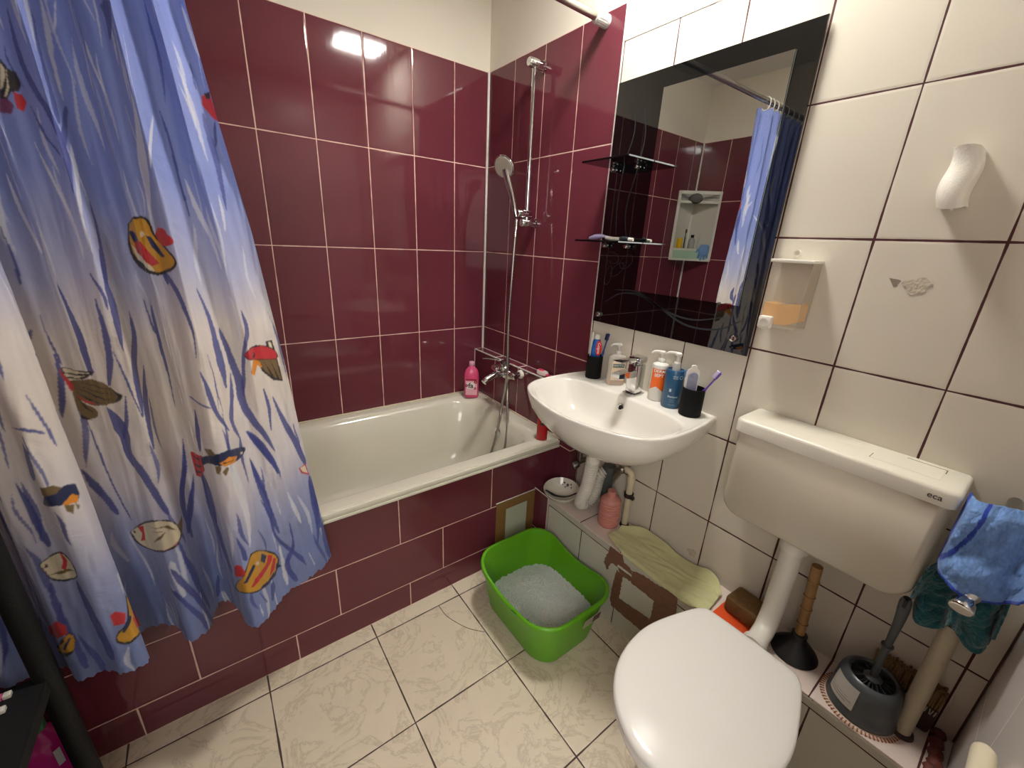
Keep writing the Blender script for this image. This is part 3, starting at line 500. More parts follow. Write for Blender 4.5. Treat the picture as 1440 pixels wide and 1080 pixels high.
sea 3020 7509 3114 7643 3146 7766 3177 7900 3192 8022 3177 8132 3161 8230 3130 8327 3130 8437 3099 8535 3067 8645 3052 8755 2989 8840 2942 8938 2895 9035 2848 9121 2739 9182 2629 9133 2613 9011 2660 8926 2676 8828 2723 8742 2754 8645 2770 8547 2801 8449 2848 8352 2864 8242 2895 8144 2958 8059 2973 7961 2973 7851 2926 7717 2895 7595 2973 7497
sea 1502 6984 1534 7045 1565 7106 1581 7179 1596 7265 1596 7363 1581 7473 1565 7607 1549 7729 1534 7729 1534 7619 1534 7497 1534 7387 1518 7289 1502 7216 1487 7143 1487 7070 1487 6996
sea 1315 6960 1299 7045 1268 7118 1236 7179 1189 7253 1142 7326 1095 7399 1049 7473 1002 7546 955 7607 923 7668 876 7741 814 7814 798 7814 798 7741 798 7680 814 7607 845 7521 892 7436 939 7350 986 7265 1033 7192 1095 7118 1158 7057 1221 7009 1299 6960
sea 1393 7350 1393 7448 1393 7546 1377 7643 1362 7741 1330 7827 1315 7900 1283 7973 1252 8046 1252 8144 1236 8242 1221 8352 1205 8462 1174 8462 1174 8364 1174 8254 1189 8144 1189 8059 1205 7961 1221 7888 1236 7814 1252 7741 1283 7643 1315 7546 1346 7448 1393 7350
sea 1362 8107 1346 8181 1315 8266 1299 8352 1283 8437 1268 8523 1268 8620 1268 8718 1252 8828 1221 8938 1174 9048 1111 9145 1049 9231 986 9328 923 9426 845 9536 767 9634 704 9744 736 9512 829 9389 908 9292 986 9194 1049 9109 1111 9023 1158 8938 1205 8828 1221 8730 1221 8632 1221 8535 1221 8437 1252 8352 1283 8266 1315 8181 1346 8107
sea 876 8706 892 8828 908 8938 908 9060 939 9158 1002 9243 1080 9304 1142 9389 1189 9463 1189 9573 1158 9707 1111 9805 1049 9902 986 9878 1002 9768 1049 9670 1080 9585 1080 9512 1064 9438 1002 9365 939 9292 876 9194 861 9084 845 8962 845 8840 861 8706
sea 110 8230 156 8327 156 8437 172 8547 188 8657 188 8779 203 8901 235 9011 250 9121 266 9219 297 9316 329 9402 344 9499 329 9512 282 9426 235 9353 188 9267 141 9170 94 9072 47 8950 16 8828 0 8694 0 8571 16 8449 47 8339 94 8230
sea 31 9145 94 9231 125 9341 141 9438 156 9536 156 9646 156 9731 141 9841 94 9963 31 10000 0 9902 0 9817 0 9719 0 9621 0 9499 0 9389 0 9267 16 9145
sea 1549 9524 1643 9573 1674 9634 1706 9707 1721 9805 1674 9829 1612 9805 1565 9719 1518 9658 1534 9536
sea 1972 9463 1956 9524 1925 9597 1894 9670 1862 9756 1831 9780 1847 9707 1894 9597 1925 9524 1956 9463
sea 2160 8388 2160 8474 2144 8547 2128 8620 2128 8681 2128 8730 2128 8755 2128 8779 2097 8816 2066 8828 2034 8803 2034 8779 2034 8730 2034 8681 2050 8620 2081 8547 2113 8462 2144 8388
sea 4570 8730 4570 8803 4538 8864 4523 8938 4491 8999 4444 9084 4413 9158 4382 9243 4335 9328 4304 9426 4257 9536 4225 9646 4178 9768 4147 9853 4116 9890 4085 9939 4069 10000 4069 10000 4022 10000 4022 9963 4022 9902 4053 9805 4085 9683 4131 9585 4178 9451 4225 9328 4272 9231 4319 9133 4351 9048 4382 8962 4413 8889 4460 8828 4491 8767 4554 8718
sea 4804 9121 4679 9158 4585 9219 4538 9292 4507 9377 4460 9463 4429 9536 4397 9609 4366 9683 4335 9744 4319 9817 4304 9902 4272 9988 4225 10000 4225 9927 4225 9853 4241 9768 4257 9683 4304 9573 4351 9499 4397 9426 4444 9328 4476 9255 4523 9170 4570 9084 4757 9096
sea 4335 8254 4335 8376 4319 8498 4319 8620 4304 8755 4288 8877 4257 9011 4225 9133 4194 9255 4163 9377 4116 9499 4069 9609 3991 9756 3928 9805 3928 9695 3975 9560 4022 9438 4069 9316 4100 9182 4147 9048 4178 8913 4210 8791 4241 8645 4257 8510 4272 8376 4319 8254
sea 3427 9463 3474 9560 3505 9658 3537 9756 3552 9866 3505 9890 3459 9805 3443 9683 3412 9573 3412 9463
sea 4820 9621 4945 9768 5023 9902 5039 10000 4961 10000 4883 9976 4726 9817 4726 9731 4710 9646 4773 9585
sea 8028 8400 8075 8498 8091 8596 8106 8706 8106 8828 8122 8962 8106 9096 8091 9231 8091 9365 8075 9487 8075 9597 8075 9719 8044 9841 7997 9817 7981 9695 7981 9585 7997 9475 7997 9353 8013 9231 8013 9084 8028 8950 8028 8840 8028 8730 8028 8620 8013 8510 8028 8400
sea 7700 8462 7731 8596 7731 8718 7731 8828 7715 8938 7715 9060 7700 9158 7684 9267 7684 9377 7668 9487 7668 9597 7668 9707 7621 9792 7527 9719 7496 9621 7496 9512 7496 9402 7496 9292 7496 9170 7496 9048 7527 8950 7543 8852 7574 8755 7606 8657 7621 8547 7668 8449
sea 7981 7045 7981 7167 7981 7289 7981 7424 7981 7534 7966 7643 7950 7741 7950 7851 7903 7949 7856 7924 7840 7814 7856 7717 7856 7607 7872 7497 7887 7387 7903 7265 7934 7155 7966 7045
drk 3349 4127 3271 4103 3130 4066 2879 4042 2770 4042 2660 4029 2567 4042 2520 4054 2473 4078 2457 4115 2441 4151 2441 4188 2410 4237 2332 4274 2238 4322 2175 4371 2113 4420 2050 4457 2019 4505 2003 4530 2019 4554 2050 4579 2097 4603 2160 4628 2222 4652 2332 4676 2488 4701 2613 4713 2739 4701 2911 4689 3192 4676 3302 4652 3365 4628 3412 4579 3443 4530 3459 4457 3459 4383 3443 4310 3396 4212
yel 3302 4127 3224 4103 3099 4090 2895 4066 2786 4066 2692 4054 2613 4066 2567 4078 2551 4103 2520 4127 2504 4164 2504 4188 2473 4237 2410 4286 2300 4335 2222 4383 2160 4432 2097 4469 2066 4505 2066 4530 2066 4542 2097 4567 2128 4579 2175 4603 2238 4615 2347 4640 2473 4664 2598 4676 2707 4664 2833 4652 3005 4628 3208 4615 3286 4591 3333 4554 3380 4505 3412 4444 3412 4371 3396 4286 3365 4212
crm 3396 4359 3286 4432 2739 4603 2660 4664 2942 4640 3333 4542
red 3302 4286 2879 4322 2488 4567 2707 4603 3302 4457
nav 3380 4212 3271 4200 2989 4298 3318 4335
nav 2676 4249 2551 4261 2410 4371 2254 4481 2379 4493 2582 4383
drk 3427 4432 3396 4591 2973 4664 2598 4689 2958 4628 3333 4542
red 2410 4237 2363 4200 2316 4176 2269 4151 2222 4151 2175 4151 2144 4164 2113 4176 2097 4200 2081 4225 2034 4237 1972 4261 1941 4286 1941 4298 1972 4322 2019 4335 2097 4347 2191 4359 2269 4347 2332 4322 2363 4274
crm 2833 4225 2754 4200 2707 4212 2692 4237 2770 4261 2848 4261
drk 2050 8877 2019 8828 1987 8791 1956 8755 1894 8742 1831 8755 1768 8767 1706 8803 1628 8877 1549 8938 1471 8999 1393 9060 1330 9121 1299 9182 1283 9231 1268 9292 1283 9353 1315 9402 1362 9451 1408 9487 1471 9499 1565 9499 1659 9499 1753 9487 1847 9475 1925 9438 2003 9426 2066 9414 2128 9389 2191 9365 2269 9365 2379 9377 2598 9451 2770 9499 2739 9451 2645 9365 2441 9219 2316 9145 2238 9096 2191 9048 2144 8987 2097 8926
yel 2034 8877 2003 8840 1972 8803 1941 8779 1878 8767 1831 8779 1768 8791 1706 8828 1643 8889 1581 8938 1502 9011 1424 9072 1362 9133 1330 9182 1315 9219 1299 9280 1315 9328 1346 9377 1377 9426 1440 9438 1502 9463 1581 9475 1659 9463 1753 9463 1847 9438 1925 9414 2003 9402 2066 9389 2128 9365 2191 9341 2254 9341 2332 9353 2473 9377 2567 9389 2582 9365 2504 9292 2363 9194 2285 9145 2222 9096 2175 9060 2128 9011 2081 8938
red 1518 9048 1471 9084 1424 9109 1393 9145 1424 9170 1455 9206 1534 9231 1674 9243 1831 9267 1956 9280 2034 9304 2066 9316 2097 9304 2081 9280 2034 9243 1987 9194 1878 9170 1753 9158 1643 9158 1581 9133 1549 9096
red 1377 9182 1330 9243 1424 9377 1628 9414 1502 9292
nav 1674 8901 1549 9048 1659 9109 1753 8999
nav 1956 8950 1909 8987 2144 9182 2222 9182 2097 9060
nav 1346 9328 1236 9451 1408 9414
nav 1628 9438 1408 9402 1502 9475 1847 9463 2034 9414 1831 9414
red 2379 8913 2254 8852 2175 8877 2128 9011 2222 9060 2473 9109
crm 1894 8938 1831 8938 1784 8999 1815 9023 1878 8999
drk 6980 8877 6886 8962 6901 9585 7089 9536 7183 9548 7246 9573 7293 9536 7355 9499 7387 9463 7387 9426 7371 9377 7340 9341 7308 9304 7246 9280 7214 9255 7167 9206 7136 9158 7105 9096 7074 9035 7027 8950
yel 6948 8926 6854 8999 6886 9035 6980 9524 7105 9499 7183 9512 7230 9536 7293 9512 7324 9475 7355 9451 7355 9426 7355 9389 7324 9353 7293 9328 7230 9304 7199 9267 7152 9231 7121 9182 7074 9133 7042 9060 7011 8987
nav 7105 9158 7042 9206 7246 9365 7277 9341
red 5837 9597 5806 9890 7011 9426 7027 9243
red 7324 9011 7246 8987 7136 9096 7199 9231 7340 9194
red 8717 9255 8138 8974 8059 9096 8075 9206 8388 9304 8764 9414
drk 8169 9267 8044 9206 8013 9341 8091 9512 8732 9756 8748 9621
yel 8153 9267 8106 9243 8075 9231 8059 9231 8044 9255 8028 9292 8028 9341 8044 9389 8059 9451 8091 9487 8138 9487 8279 9512 8701 9707 8748 9707 8732 9670 8732 9646 8419 9438 8247 9365 8169 9328 8153 9304 8153 9292
nav 8075 9280 8059 9304 8185 9451 8263 9451
drk 5743 5824 5524 5849 5023 5849 5368 5946 5712 6032 5743 5922
crm 5728 5836 5524 5861 5211 5873 5540 5897 5712 5897
crm 5728 5910 5556 5922 5336 5910 5571 5958 5712 5946
crm 5712 5971 5587 5971 5446 5958 5681 6007
oli 5665 6020 5540 5983 5430 5971 5274 5946 5117 5958 4992 5971 4898 6007 4804 6056 4695 6081 4617 6105 4570 6117 4538 6129 4523 6142 4523 6154 4554 6190 4585 6215 4695 6252 4820 6276 4930 6276 5055 6288 5211 6300 5352 6313 5462 6313 5524 6288 5587 6264 5634 6227 5665 6190 5681 6154 5681 6105 5665 6056
drk 4773 6056 4617 6105 4523 6142 4585 6215 4773 6264 4601 6166
drk 5665 6056 5196 6105 4601 6166 5211 6117
drk 5665 6081 5243 6166 4757 6239 5258 6190
drk 5587 5995 5133 6032 4617 6117 5149 6044
drk 5665 6129 5446 6227 5117 6276 5462 6252
red 5665 6178 5524 6252 5290 6300 5540 6288
red 5759 5836 5728 5922 5649 6044 5681 6142 5712 6129 5759 5946
oli 5696 6142 5665 6190 5634 6227 5587 6276 5524 6313 5446 6337 5383 6374 5352 6398 5368 6435 5399 6471 5462 6496 5524 6508 5587 6520 5618 6520 5649 6508 5665 6484 5681 6447 5681 6386 5696 6337 5696 6276 5696 6203
drk 5696 6166 5681 6447 5524 6532 5681 6508 5696 6349
drk 5665 6190 5540 6349 5430 6447 5571 6361
drk 376 5714 219 5714 203 5897 376 5812
crm 329 5739 266 5739 250 5849 329 5800
drk 657 5934 203 5995 188 6386 407 6325 610 6129
oli 626 5946 235 6007 219 6349 391 6288 563 6117
drk 516 5983 360 6300 423 6288
drk 376 5995 266 6337 313 6337
drk 1017 5824 923 5775 798 5739 689 5739 595 5726 516 5739 438 5763 360 5788 282 5824 219 5861 172 5922 156 5983 203 6007 313 6007 454 5983 579 5958 689 5946 814 5910 923 5897 970 5873 986 5849
red 986 5812 892 5775 782 5751 689 5751 595 5751 516 5751 438 5775 376 5800 297 5836 235 5873 188 5922 188 5971 219 6007 329 5995 454 5971 563 5946 673 5934 798 5897 908 5885 939 5861 970 5836
drk 704 5812 657 5861 720 5910 767 5885 704 5849
ora 767 5910 610 5971 579 6093 689 6020 845 6142 939 6093
red 3302 7192 2723 7167 2754 7399 3177 7595 3302 7595
drk 3271 7253 2770 7228 3130 7289
drk 3286 7387 2786 7338 3192 7424
drk 3286 7497 2926 7448 3255 7546
nav 2754 7192 2473 7143 2269 7082 2160 7057 2050 7045 1909 7045 1768 7070 1628 7106 1518 7143 1440 7179 1424 7216 1455 7241 1502 7265 1581 7277 1674 7277 1784 7265 1909 7253 2019 7241 2113 7241 2191 7228 2300 7216 2473 7253 2629 7289 2739 7314 2801 7314 2817 7289 2786 7241
oli 2504 7045 2238 6984 2160 7070 2363 7106
ora 2144 7192 1894 7143 1659 7216 1784 7265 2066 7253
drk 2097 7192 1721 7228 2050 7216
oli 2238 7241 2191 7241 2144 7241 2113 7253 2128 7289 2175 7350 2175 7375 2144 7350 2066 7302 2019 7277 1987 7277 1972 7289 1972 7314 2003 7338 2034 7375 2066 7399 2081 7387 2097 7363 2113 7338 2160 7350 2191 7363 2222 7363 2238 7326 2238 7289
crm 1565 7204 1502 7228 1534 7253 1581 7228
nav 7527 7155 7433 7131 7387 7118 7324 7106 7261 7094 7199 7082 7152 7094 7105 7118 7089 7143 7089 7179 7089 7228 7105 7277 7136 7314 7183 7326 7246 7326 7308 7314 7387 7302 7512 7302 7653 7326 7684 7302 7621 7241
oli 7527 7033 7324 7033 7246 7094 7324 7143 7574 7155
ora 7324 7302 7183 7216 7121 7277 7152 7338 7293 7326
oli 7308 7314 7199 7350 7246 7460 7308 7399
oli 7183 7338 7152 7399 7183 7436
oli 4257 8083 3991 8046 4163 8242 4272 8327
drk 5524 8266 5462 8230 5368 8168 5258 8107 5102 8059 4898 7998 4632 7924 4538 7937 4444 7937 4366 7949 4319 7985 4272 8022 4241 8083 4210 8144 4194 8205 4210 8254 4241 8303 4288 8339 4351 8376 4413 8413 4476 8425 4554 8437 4664 8462 4930 8523 5117 8559 5274 8559 5368 8523 5446 8474 5493 8425 5509 8352
crm 5509 8266 5446 8230 5368 8181 5274 8144 5133 8095 4930 8034 4664 7961 4538 7949 4460 7961 4382 7973 4319 7998 4288 8046 4257 8083 4241 8132 4225 8193 4225 8242 4257 8278 4304 8315 4366 8352 4413 8376 4491 8400 4554 8413 4648 8425 4898 8486 5117 8535 5258 8535 5352 8498 5415 8449 5462 8400 5477 8339
pnk 4851 8462 4460 8388 4272 8278 4366 8364 4538 8413
red 5336 8168 5149 8120 5258 8400 5368 8413 5274 8278
oli 5023 8388 4570 8181 4460 8120 4570 8230
oli 4992 8095 4397 8034 4288 8144 4491 8059
oli 4945 8168 4382 8107 4601 8120
drk 5462 8254 5430 8242 5415 8278 5462 8291
drk 8075 8132 8028 8107 7981 8095 7919 8059 7872 8034 7809 8022 7762 8010 7700 8034 7653 8083 7606 8132 7559 8193 7559 8278 7590 8364 7715 8437 7809 8449 7887 8449 7950 8437 7997 8413 8028 8364 8044 8291 8059 8217
crm 8059 8144 8028 8120 7981 8107 7934 8083 7872 8059 7825 8046 7778 8046 7715 8059 7684 8107 7637 8144 7606 8205 7590 8278 7621 8364 7731 8425 7809 8425 7872 8425 7934 8413 7981 8388 8013 8352 8028 8291 8044 8217
red 7778 8010 7700 8144 7793 8303 7840 8254 7778 8144
drk 8013 8156 7997 8168 7997 8205 8028 8205
oli 8013 8327 7793 8278 7606 8291 7887 8339
drk 4883 2625 4836 2674 4804 2759 4851 2894 4992 2991 5070 3004
crm 4898 2662 4867 2698 4883 2772 4977 2882 5023 2918
crm 4851 2711 4836 2747 4883 2869 4961 2955 5008 2979 4898 2845
drk 4836 2698 4710 2723 4695 2833 4773 2894 4867 2906 4883 2845
pur 5070 3004 4961 2979 4898 3028 4977 3114 5070 3126 5149 3126
red 4851 2906 4726 2918 4679 2991 4789 3077 4867 3053 4867 2979
red 266 2601 188 2576 94 2552 16 2552 0 2552 16 2576 16 2601 16 2650 0 2723 0 2772 0 2821 0 2845 31 2857 94 2845 172 2808 219 2772 250 2747 282 2723 297 2686 282 2650 266 2625
drk 188 2564 0 2540 47 2613 172 2625
red 313 7912 78 7900 47 8144 282 8022
crm 282 7924 110 7924 78 8095 235 8010"""

PCOL=dict(yel=(205,150,45),ora=(222,140,40),red=(196,48,56),pnk=(205,130,120),drk=(44,38,42),nav=(34,44,82),oli=(120,98,62),crm=(222,210,180),gry=(130,130,130),pur=(120,60,100),sea=(64,72,142),wht=(222,222,228))
def paint_curtain(NS,NZ,z):
    vv=np.linspace(0,1,NZ)[:,None]; ss=np.linspace(0,1,NS)[None,:]
    zz=z+.035*vnoise(ss*9,z*2.2,11)+.02*vnoise(ss*30,z*1.5,12)
    stops=[(.30,(108,124,172)),(.52,(124,138,186)),(.66,(156,162,198)),(.80,(214,208,212)),(1.0,(226,216,206)),(1.16,(220,211,206)),(1.28,(176,178,208)),(1.45,(132,146,204)),(1.75,(122,138,204)),(2.1,(136,152,214))]
    zs=[a for a,_ in stops]; col=np.stack([np.interp(zz,zs,[s2l(c)[k] for _,c in stops]) for k in range(3)],-1)
    # fine brushed streaks along the drop
    n=vnoise(ss*150+4*vv,z*3.5,21)*.5+vnoise(ss*60,z*5,22)*.5
    blue=np.clip(1-np.abs(zz-.98)/.22,0,1)
    col*=(1+.10*n*(1-.6*blue))[...,None]
    # extra small strokes of weed and light all over the cloth
    rnd=np.random.RandomState(5)
    def fill(poly,c,a=1.):
        P=np.array(poly,float); xs=P[:,0]/10000*(NS-1); ys=P[:,1]/10000*(NZ-1)
        x0,x1=int(max(0,math.floor(xs.min()))),int(min(NS-1,math.ceil(xs.max()))); y0,y1=int(max(0,math.floor(ys.min()))),int(min(NZ-1,math.ceil(ys.max())))
        if x1<x0 or y1<y0: return
        gx,gy=np.meshgrid(np.arange(x0,x1+1),np.arange(y0,y1+1)); ins=np.zeros(gx.shape,bool)
        j=len(xs)-1
        for i in range(len(xs)):
            yi,yj,xi,xj=ys[i],ys[j],xs[i],xs[j]
            if yi!=yj:
                cnd=((yi>gy)!=(yj>gy))&(gx<(xj-xi)*(gy-yi)/(yj-yi)+xi); ins^=cnd
            j=i
        sub=col[y0:y1+1,x0:x1+1]; sub[ins]=sub[ins]*(1-a)+np.array(s2l(c))*a
    for k in range(330):
        s0=rnd.rand()*10000; v0=300+rnd.rand()*9300; L=400+rnd.rand()*700; wd=12+rnd.rand()*38; dr=(rnd.rand()-.5)*300
        white=rnd.rand()<.5
        zc=2.045-1.66*v0/10000
        if white and .75<zc<1.2: white=False
        if (not white) and not (s0>7200 or rnd.rand()<(.75 if zc<.75 else .22)): 
            continue
        pts=[]
        for t in np.linspace(0,1,9): pts.append((s0+dr*t+40*math.sin(t*5+k)+wd*math.sin(math.pi*t)**.8,v0+L*t))
        for t in np.linspace(1,0,9): pts.append((s0+dr*t+40*math.sin(t*5+k)-wd*math.sin(math.pi*t)**.8,v0+L*t))
        fill(pts,PCOL['wht'] if white else PCOL['sea'],.55 if white else .8)
    for l in PATTERN.splitlines():
        f=l.split(); q=list(map(int,f[1:])); pts=list(zip(q[::2],q[1::2]))
        a={'sea':.9,'wht':.75}.get(f[0],1.)
        fill(pts,PCOL[f[0]],a)
    # fish near the top hem, seen only in the mirror
    for fc,pts in (('drk',[(1180,1010),(1330,1000),(1420,1130),(1400,1290),(1260,1330),(1150,1190)]),('yel',[(1200,1030),(1320,1020),(1395,1140),(1375,1270),(1270,1300),(1175,1180)]),('nav',[(1250,1060),(1280,1060),(1330,1240),(1300,1250)]),('red',[(1160,900),(1300,890),(1330,990),(1250,1030),(1170,1000)])):
        fill(pts,PCOL[fc],1.)
    for _ in range(1):
        c2=col.copy(); c2[1:-1,1:-1]=(col[1:-1,1:-1]*4+col[:-2,1:-1]+col[2:,1:-1]+col[1:-1,:-2]+col[1:-1,2:])/8; col=c2
    return col
def grid_faces(nr,nc):
    i=np.arange(nr-1)[:,None]*nc+np.arange(nc-1)[None,:]; return np.stack([i,i+1,i+nc+1,i+nc],-1).reshape(-1,4)
def grid_obj(name,P,m,parent=None):
    nr,nc=P.shape[:2]; F=grid_faces(nr,nc); me=bpy.data.meshes.new(name)
    me.vertices.add(nr*nc); me.vertices.foreach_set('co',P.reshape(-1).astype(np.float32))
    me.loops.add(F.size); me.loops.foreach_set('vertex_index',F.reshape(-1).astype(np.int32))
    me.polygons.add(len(F)); me.polygons.foreach_set('loop_start',(np.arange(len(F))*4).astype(np.int32))
    me.update(calc_edges=True); me.polygons.foreach_set('use_smooth',np.ones(len(F),bool)); me.materials.append(m); me.validate()
    o=bpy.data.objects.new(name,me); COL.objects.link(o)
    if parent is not None: adopt(o,parent)
    return o
def vcol(o,col):
    a=o.data.color_attributes.new('print','FLOAT_COLOR','POINT'); c=np.ones((col.shape[0]*col.shape[1],4),np.float32); c[:,:3]=col.reshape(-1,3); a.data.foreach_set('color',c.reshape(-1))
def clothmat(name,rough=.6,trans=.15,weave=900,bump=.15,crease=.45):
    m,nt,b=base(name); at=N(nt,'ShaderNodeAttribute',attribute_name='print'); nt.links.new(at.outputs['Color'],b.inputs['Base Color'])
    b.inputs['Roughness'].default_value=rough; b.inputs['Sheen Weight'].default_value=.15
    tc=N(nt,'ShaderNodeTexCoord'); n=N(nt,'ShaderNodeTexNoise'); n.inputs['Scale'].default_value=weave; nt.links.new(tc.outputs['Object'],n.inputs['Vector'])
    bp=N(nt,'ShaderNodeBump'); bp.inputs['Strength'].default_value=bump; bp.inputs['Distance'].default_value=.0006; nt.links.new(n.outputs['Fac'],bp.inputs['Height'])
    cz_=N(nt,'ShaderNodeTexNoise'); cz_.inputs['Scale'].default_value=7; cz_.inputs['Detail'].default_value=5; cz_.inputs['Distortion'].default_value=1.4; nt.links.new(tc.outputs['Object'],cz_.inputs['Vector'])
    b2=N(nt,'ShaderNodeBump'); b2.inputs['Strength'].default_value=crease; b2.inputs['Distance'].default_value=.02; nt.links.new(cz_.outputs['Fac'],b2.inputs['Height']); nt.links.new(b2.outputs['Normal'],bp.inputs['Normal']); nt.links.new(bp.outputs['Normal'],b.inputs['Normal'])
    if trans:
        tr=N(nt,'ShaderNodeBsdfTranslucent'); nt.links.new(at.outputs['Color'],tr.inputs['Color']); mx=N(nt,'ShaderNodeMixShader'); mx.inputs[0].default_value=trans
        out=nt.nodes['Material Output']; nt.links.new(b.outputs[0],mx.inputs[1]); nt.links.new(tr.outputs[0],mx.inputs[2]); nt.links.new(mx.outputs[0],out.inputs['Surface'])
    return m
NS,NZ=760,980
cx,cy,cz=curtain_grid(NS,NZ)
cu=thing('shower_curtain','blue and white shower curtain printed with seaweed and tropical fish','shower curtain',(-1.4,-.75,.38))
co=grid_obj('fabric',np.stack([cx,cy,cz],-1),clothmat('curtain_print'),cu)
vcol(co,paint_curtain(NS,NZ,cz))
for k in range(10):
    j=int((k+.5)/10*(NS-1)); x,y=cx[0,j],-.713; zr=2.068+(2.088-2.068)*(-x/1.885)
    pts=[(x,-.713+.021*math.cos(a),zr-.012+.03*math.sin(a)) for a in [2*math.pi*i/24 for i in range(25)]]
    G().tube(pts,.0022,8).make('curtain_ring',plasw,cu)
# ================================================================ SLIDE BAR, HAND SHOWER, MIXER
sb=thing('slide_bar','chrome shower slide bar on the burgundy tiles above the mixer','slide bar',(-.05,-.402,1.44))
G().tube([(-.05,-.402,1.435),(-.05,-.402,2.03)],.0095,18).make('bar',chrome,sb)
for z in (2.018,1.442):
    G().lathe([(.0,0),(.021,0),(.021,.006),(.0165,.008),(.0165,.076),(.014,.079),(0,.079)],(-.0005,-.402,z),(-1,0,0),sc=(1,1)).make('bracket',chrome,sb)
g=G().lathe([(0,0),(.014,0),(.0155,.003),(.0155,.03),(.0145,.031),(.0145,.033),(.0155,.034),(.0155,.066),(.013,.07),(0,.07)],(-.032,-.402,1.478),(-1,0,0))
g.make('slider',chrome,sb)
hs=thing('hand_shower','chrome hand shower with spiral hose looping into the bathtub','hand shower',(-.105,-.385,1.47))
G().tube(cr([(-.098,-.392,1.462),(-.102,-.385,1.49),(-.108,-.372,1.54),(-.118,-.352,1.60),(-.124,-.340,1.645)],6),[.0095,.0095,.0100,.0105,.011,.011,.0115,.0115,.012,.012,.0125,.0125,.013,.0135,.0135,.014,.014,.0145,.015,.0155,.016,.0165,.017,.0175,.018],16).make('handle',chrome,hs)
nx=Vector((-.80,-.30,-.46)).normalized(); hc=Vector((-.128,-.338,1.658))
G().lathe([(.0,-.028),(.012,-.027),(.03,-.018),(.043,-.006),(.048,.004),(.048,.010),(.045,.013),(0.0,.013)],hc,nx).make('shower_head',chrome,hs)
hs_head=COL.objects[-1]
g=G().lathe([(.0,.0),(.042,.0),(.041,.0025),(0,.003)],hc+nx*.0125,nx)
a_=nx.cross(Vector((0,0,1))).normalized(); b_=nx.cross(a_)
for rr,nn in ((.012,8),(.022,14),(.032,20)):
    for k in range(nn):
        a=2*math.pi*k/nn; g.ball(hc+nx*.0155+(a_*math.cos(a)+b_*math.sin(a))*rr,.0014,6)
g.make('spray_plate',mat('spray_plate',(186,180,168),.4,noise=.15,nscale=120),hs_head)
hp=cr([(-.097,-.394,1.455),(-.105,-.398,1.36),(-.115,-.402,1.20),(-.122,-.402,1.0),(-.130,-.420,.80),(-.140,-.424,.70),(-.152,-.420,.62),(-.165,-.424,.55),(-.192,-.430,.45),(-.235,-.44,.34),(-.26,-.45,.25),(-.24,-.465,.215),(-.20,-.475,.27),(-.155,-.462,.40),(-.128,-.440,.51),(-.120,-.420,.60),(-.110,-.402,.68),(-.108,-.398,.722)],26)
g=G(); g.tube(hp,[.0062+(.0010 if i%2 else -.0006) for i in range(len(hp))],10); g.make('hose',steelh,hs)
mx_=thing('bath_mixer','chrome single lever bath mixer on the burgundy pipe boxing','tap',(-.054,-.355,.74))
for y in (-.430,-.280):
    G().lathe([(0,0),(.022,0),(.021,.006),(.018,.012),(.015,.014),(0,.014)],(-.0536,y,.762),(-1,0,0)).make('rosette',plasw if y==-.430 else chrome,mx_)
g=G().tube([(-.066,-.43,.762),(-.098,-.43,.760)],.014,14).tube([(-.066,-.28,.762),(-.098,-.28,.760)],.014,14)
g.tube(cr([(-.100,-.452,.760),(-.101,-.42,.758),(-.102,-.355,.756),(-.101,-.29,.758),(-.100,-.26,.760)],5),[.013,.0155,.0165,.017,.018,.02,.022,.023,.024,.025,.026,.025,.024,.022,.020,.018,.017,.0165,.016,.0155,.013],16)
g.tube(cr([(-.105,-.358,.752),(-.135,-.362,.756),(-.170,-.364,.752),(-.205,-.366,.741),(-.225,-.367,.728)],5),[.02,.02,.02,.0195,.019,.0185,.018,.0175,.017,.017,.0165,.0165,.016,.016,.0155,.015,.015,.015,.0145,.0145,.014],16)
g.lathe([(.0115,0),(.0115,.024),(0,.024)],(-.108,-.398,.722),(0,0,1),16).lathe([(.007,0),(.009,.02),(.006,.024),(0,.024)],(-.150,-.362,.768),(0,0,1),12)
g.make('body',chrome,mx_)
G().lathe([(0,0),(.027,0),(.028,.020),(.024,.024),(.024,.034),(.028,.038),(.026,.052),(.010,.058),(0,.058)],(-.102,-.355,.768),(0,0,1)).make('cartridge',chrome,mx_)
G().tube(cr([(-.105,-.356,.818),(-.14,-.345,.825),(-.18,-.335,.833),(-.212,-.33,.838)],5),[.010,.009,.0075,.0065,.006,.0055,.005,.005,.0045,.0045,.004,.004,.004,.004,.0042,.0045],12).make('lever',chrome,mx_)
# ================================================================ BOTTLES ON THE TUB
def botl(name,prof,c,rot,sx,sy,m,parent,seg=40,sq=2.6):
    """upright bottle with a squarish section; prof=[(scale,z)]"""
    loops=[]
    for s,z in prof:
        l=[]
        for k in range(seg):
            a=2*math.pi*k/seg; ca,sa=math.cos(a),math.sin(a); e=2/sq
            x=sx*s*math.copysign(abs(ca)**e,ca); y=sy*s*math.copysign(abs(sa)**e,sa)
            if isinstance(s,tuple): pass
            l.append((c[0]+x*math.cos(rot)-y*math.sin(rot),c[1]+x*math.sin(rot)+y*math.cos(rot),c[2]+z))
        loops.append(l)
    return G().loft(loops).make(name,m,parent,angle=50)
def flat(c,rot,off,z0):
    """text plane in front of a flat bottle side; rot = facing angle"""
    def f(x,y): return (c[0]+off*math.cos(rot)-x*math.sin(rot),c[1]+off*math.sin(rot)+x*math.cos(rot),z0+y)
    return f
pink=mat('pink_soap',(222,84,128),.22,sss=.15)
C=(-.128,-.094,.548); FA=math.radians(238)   # faces the bather
fb=thing('shampoo_bottle','pink body wash bottle standing in the far corner of the bathtub rim','bottle',C)
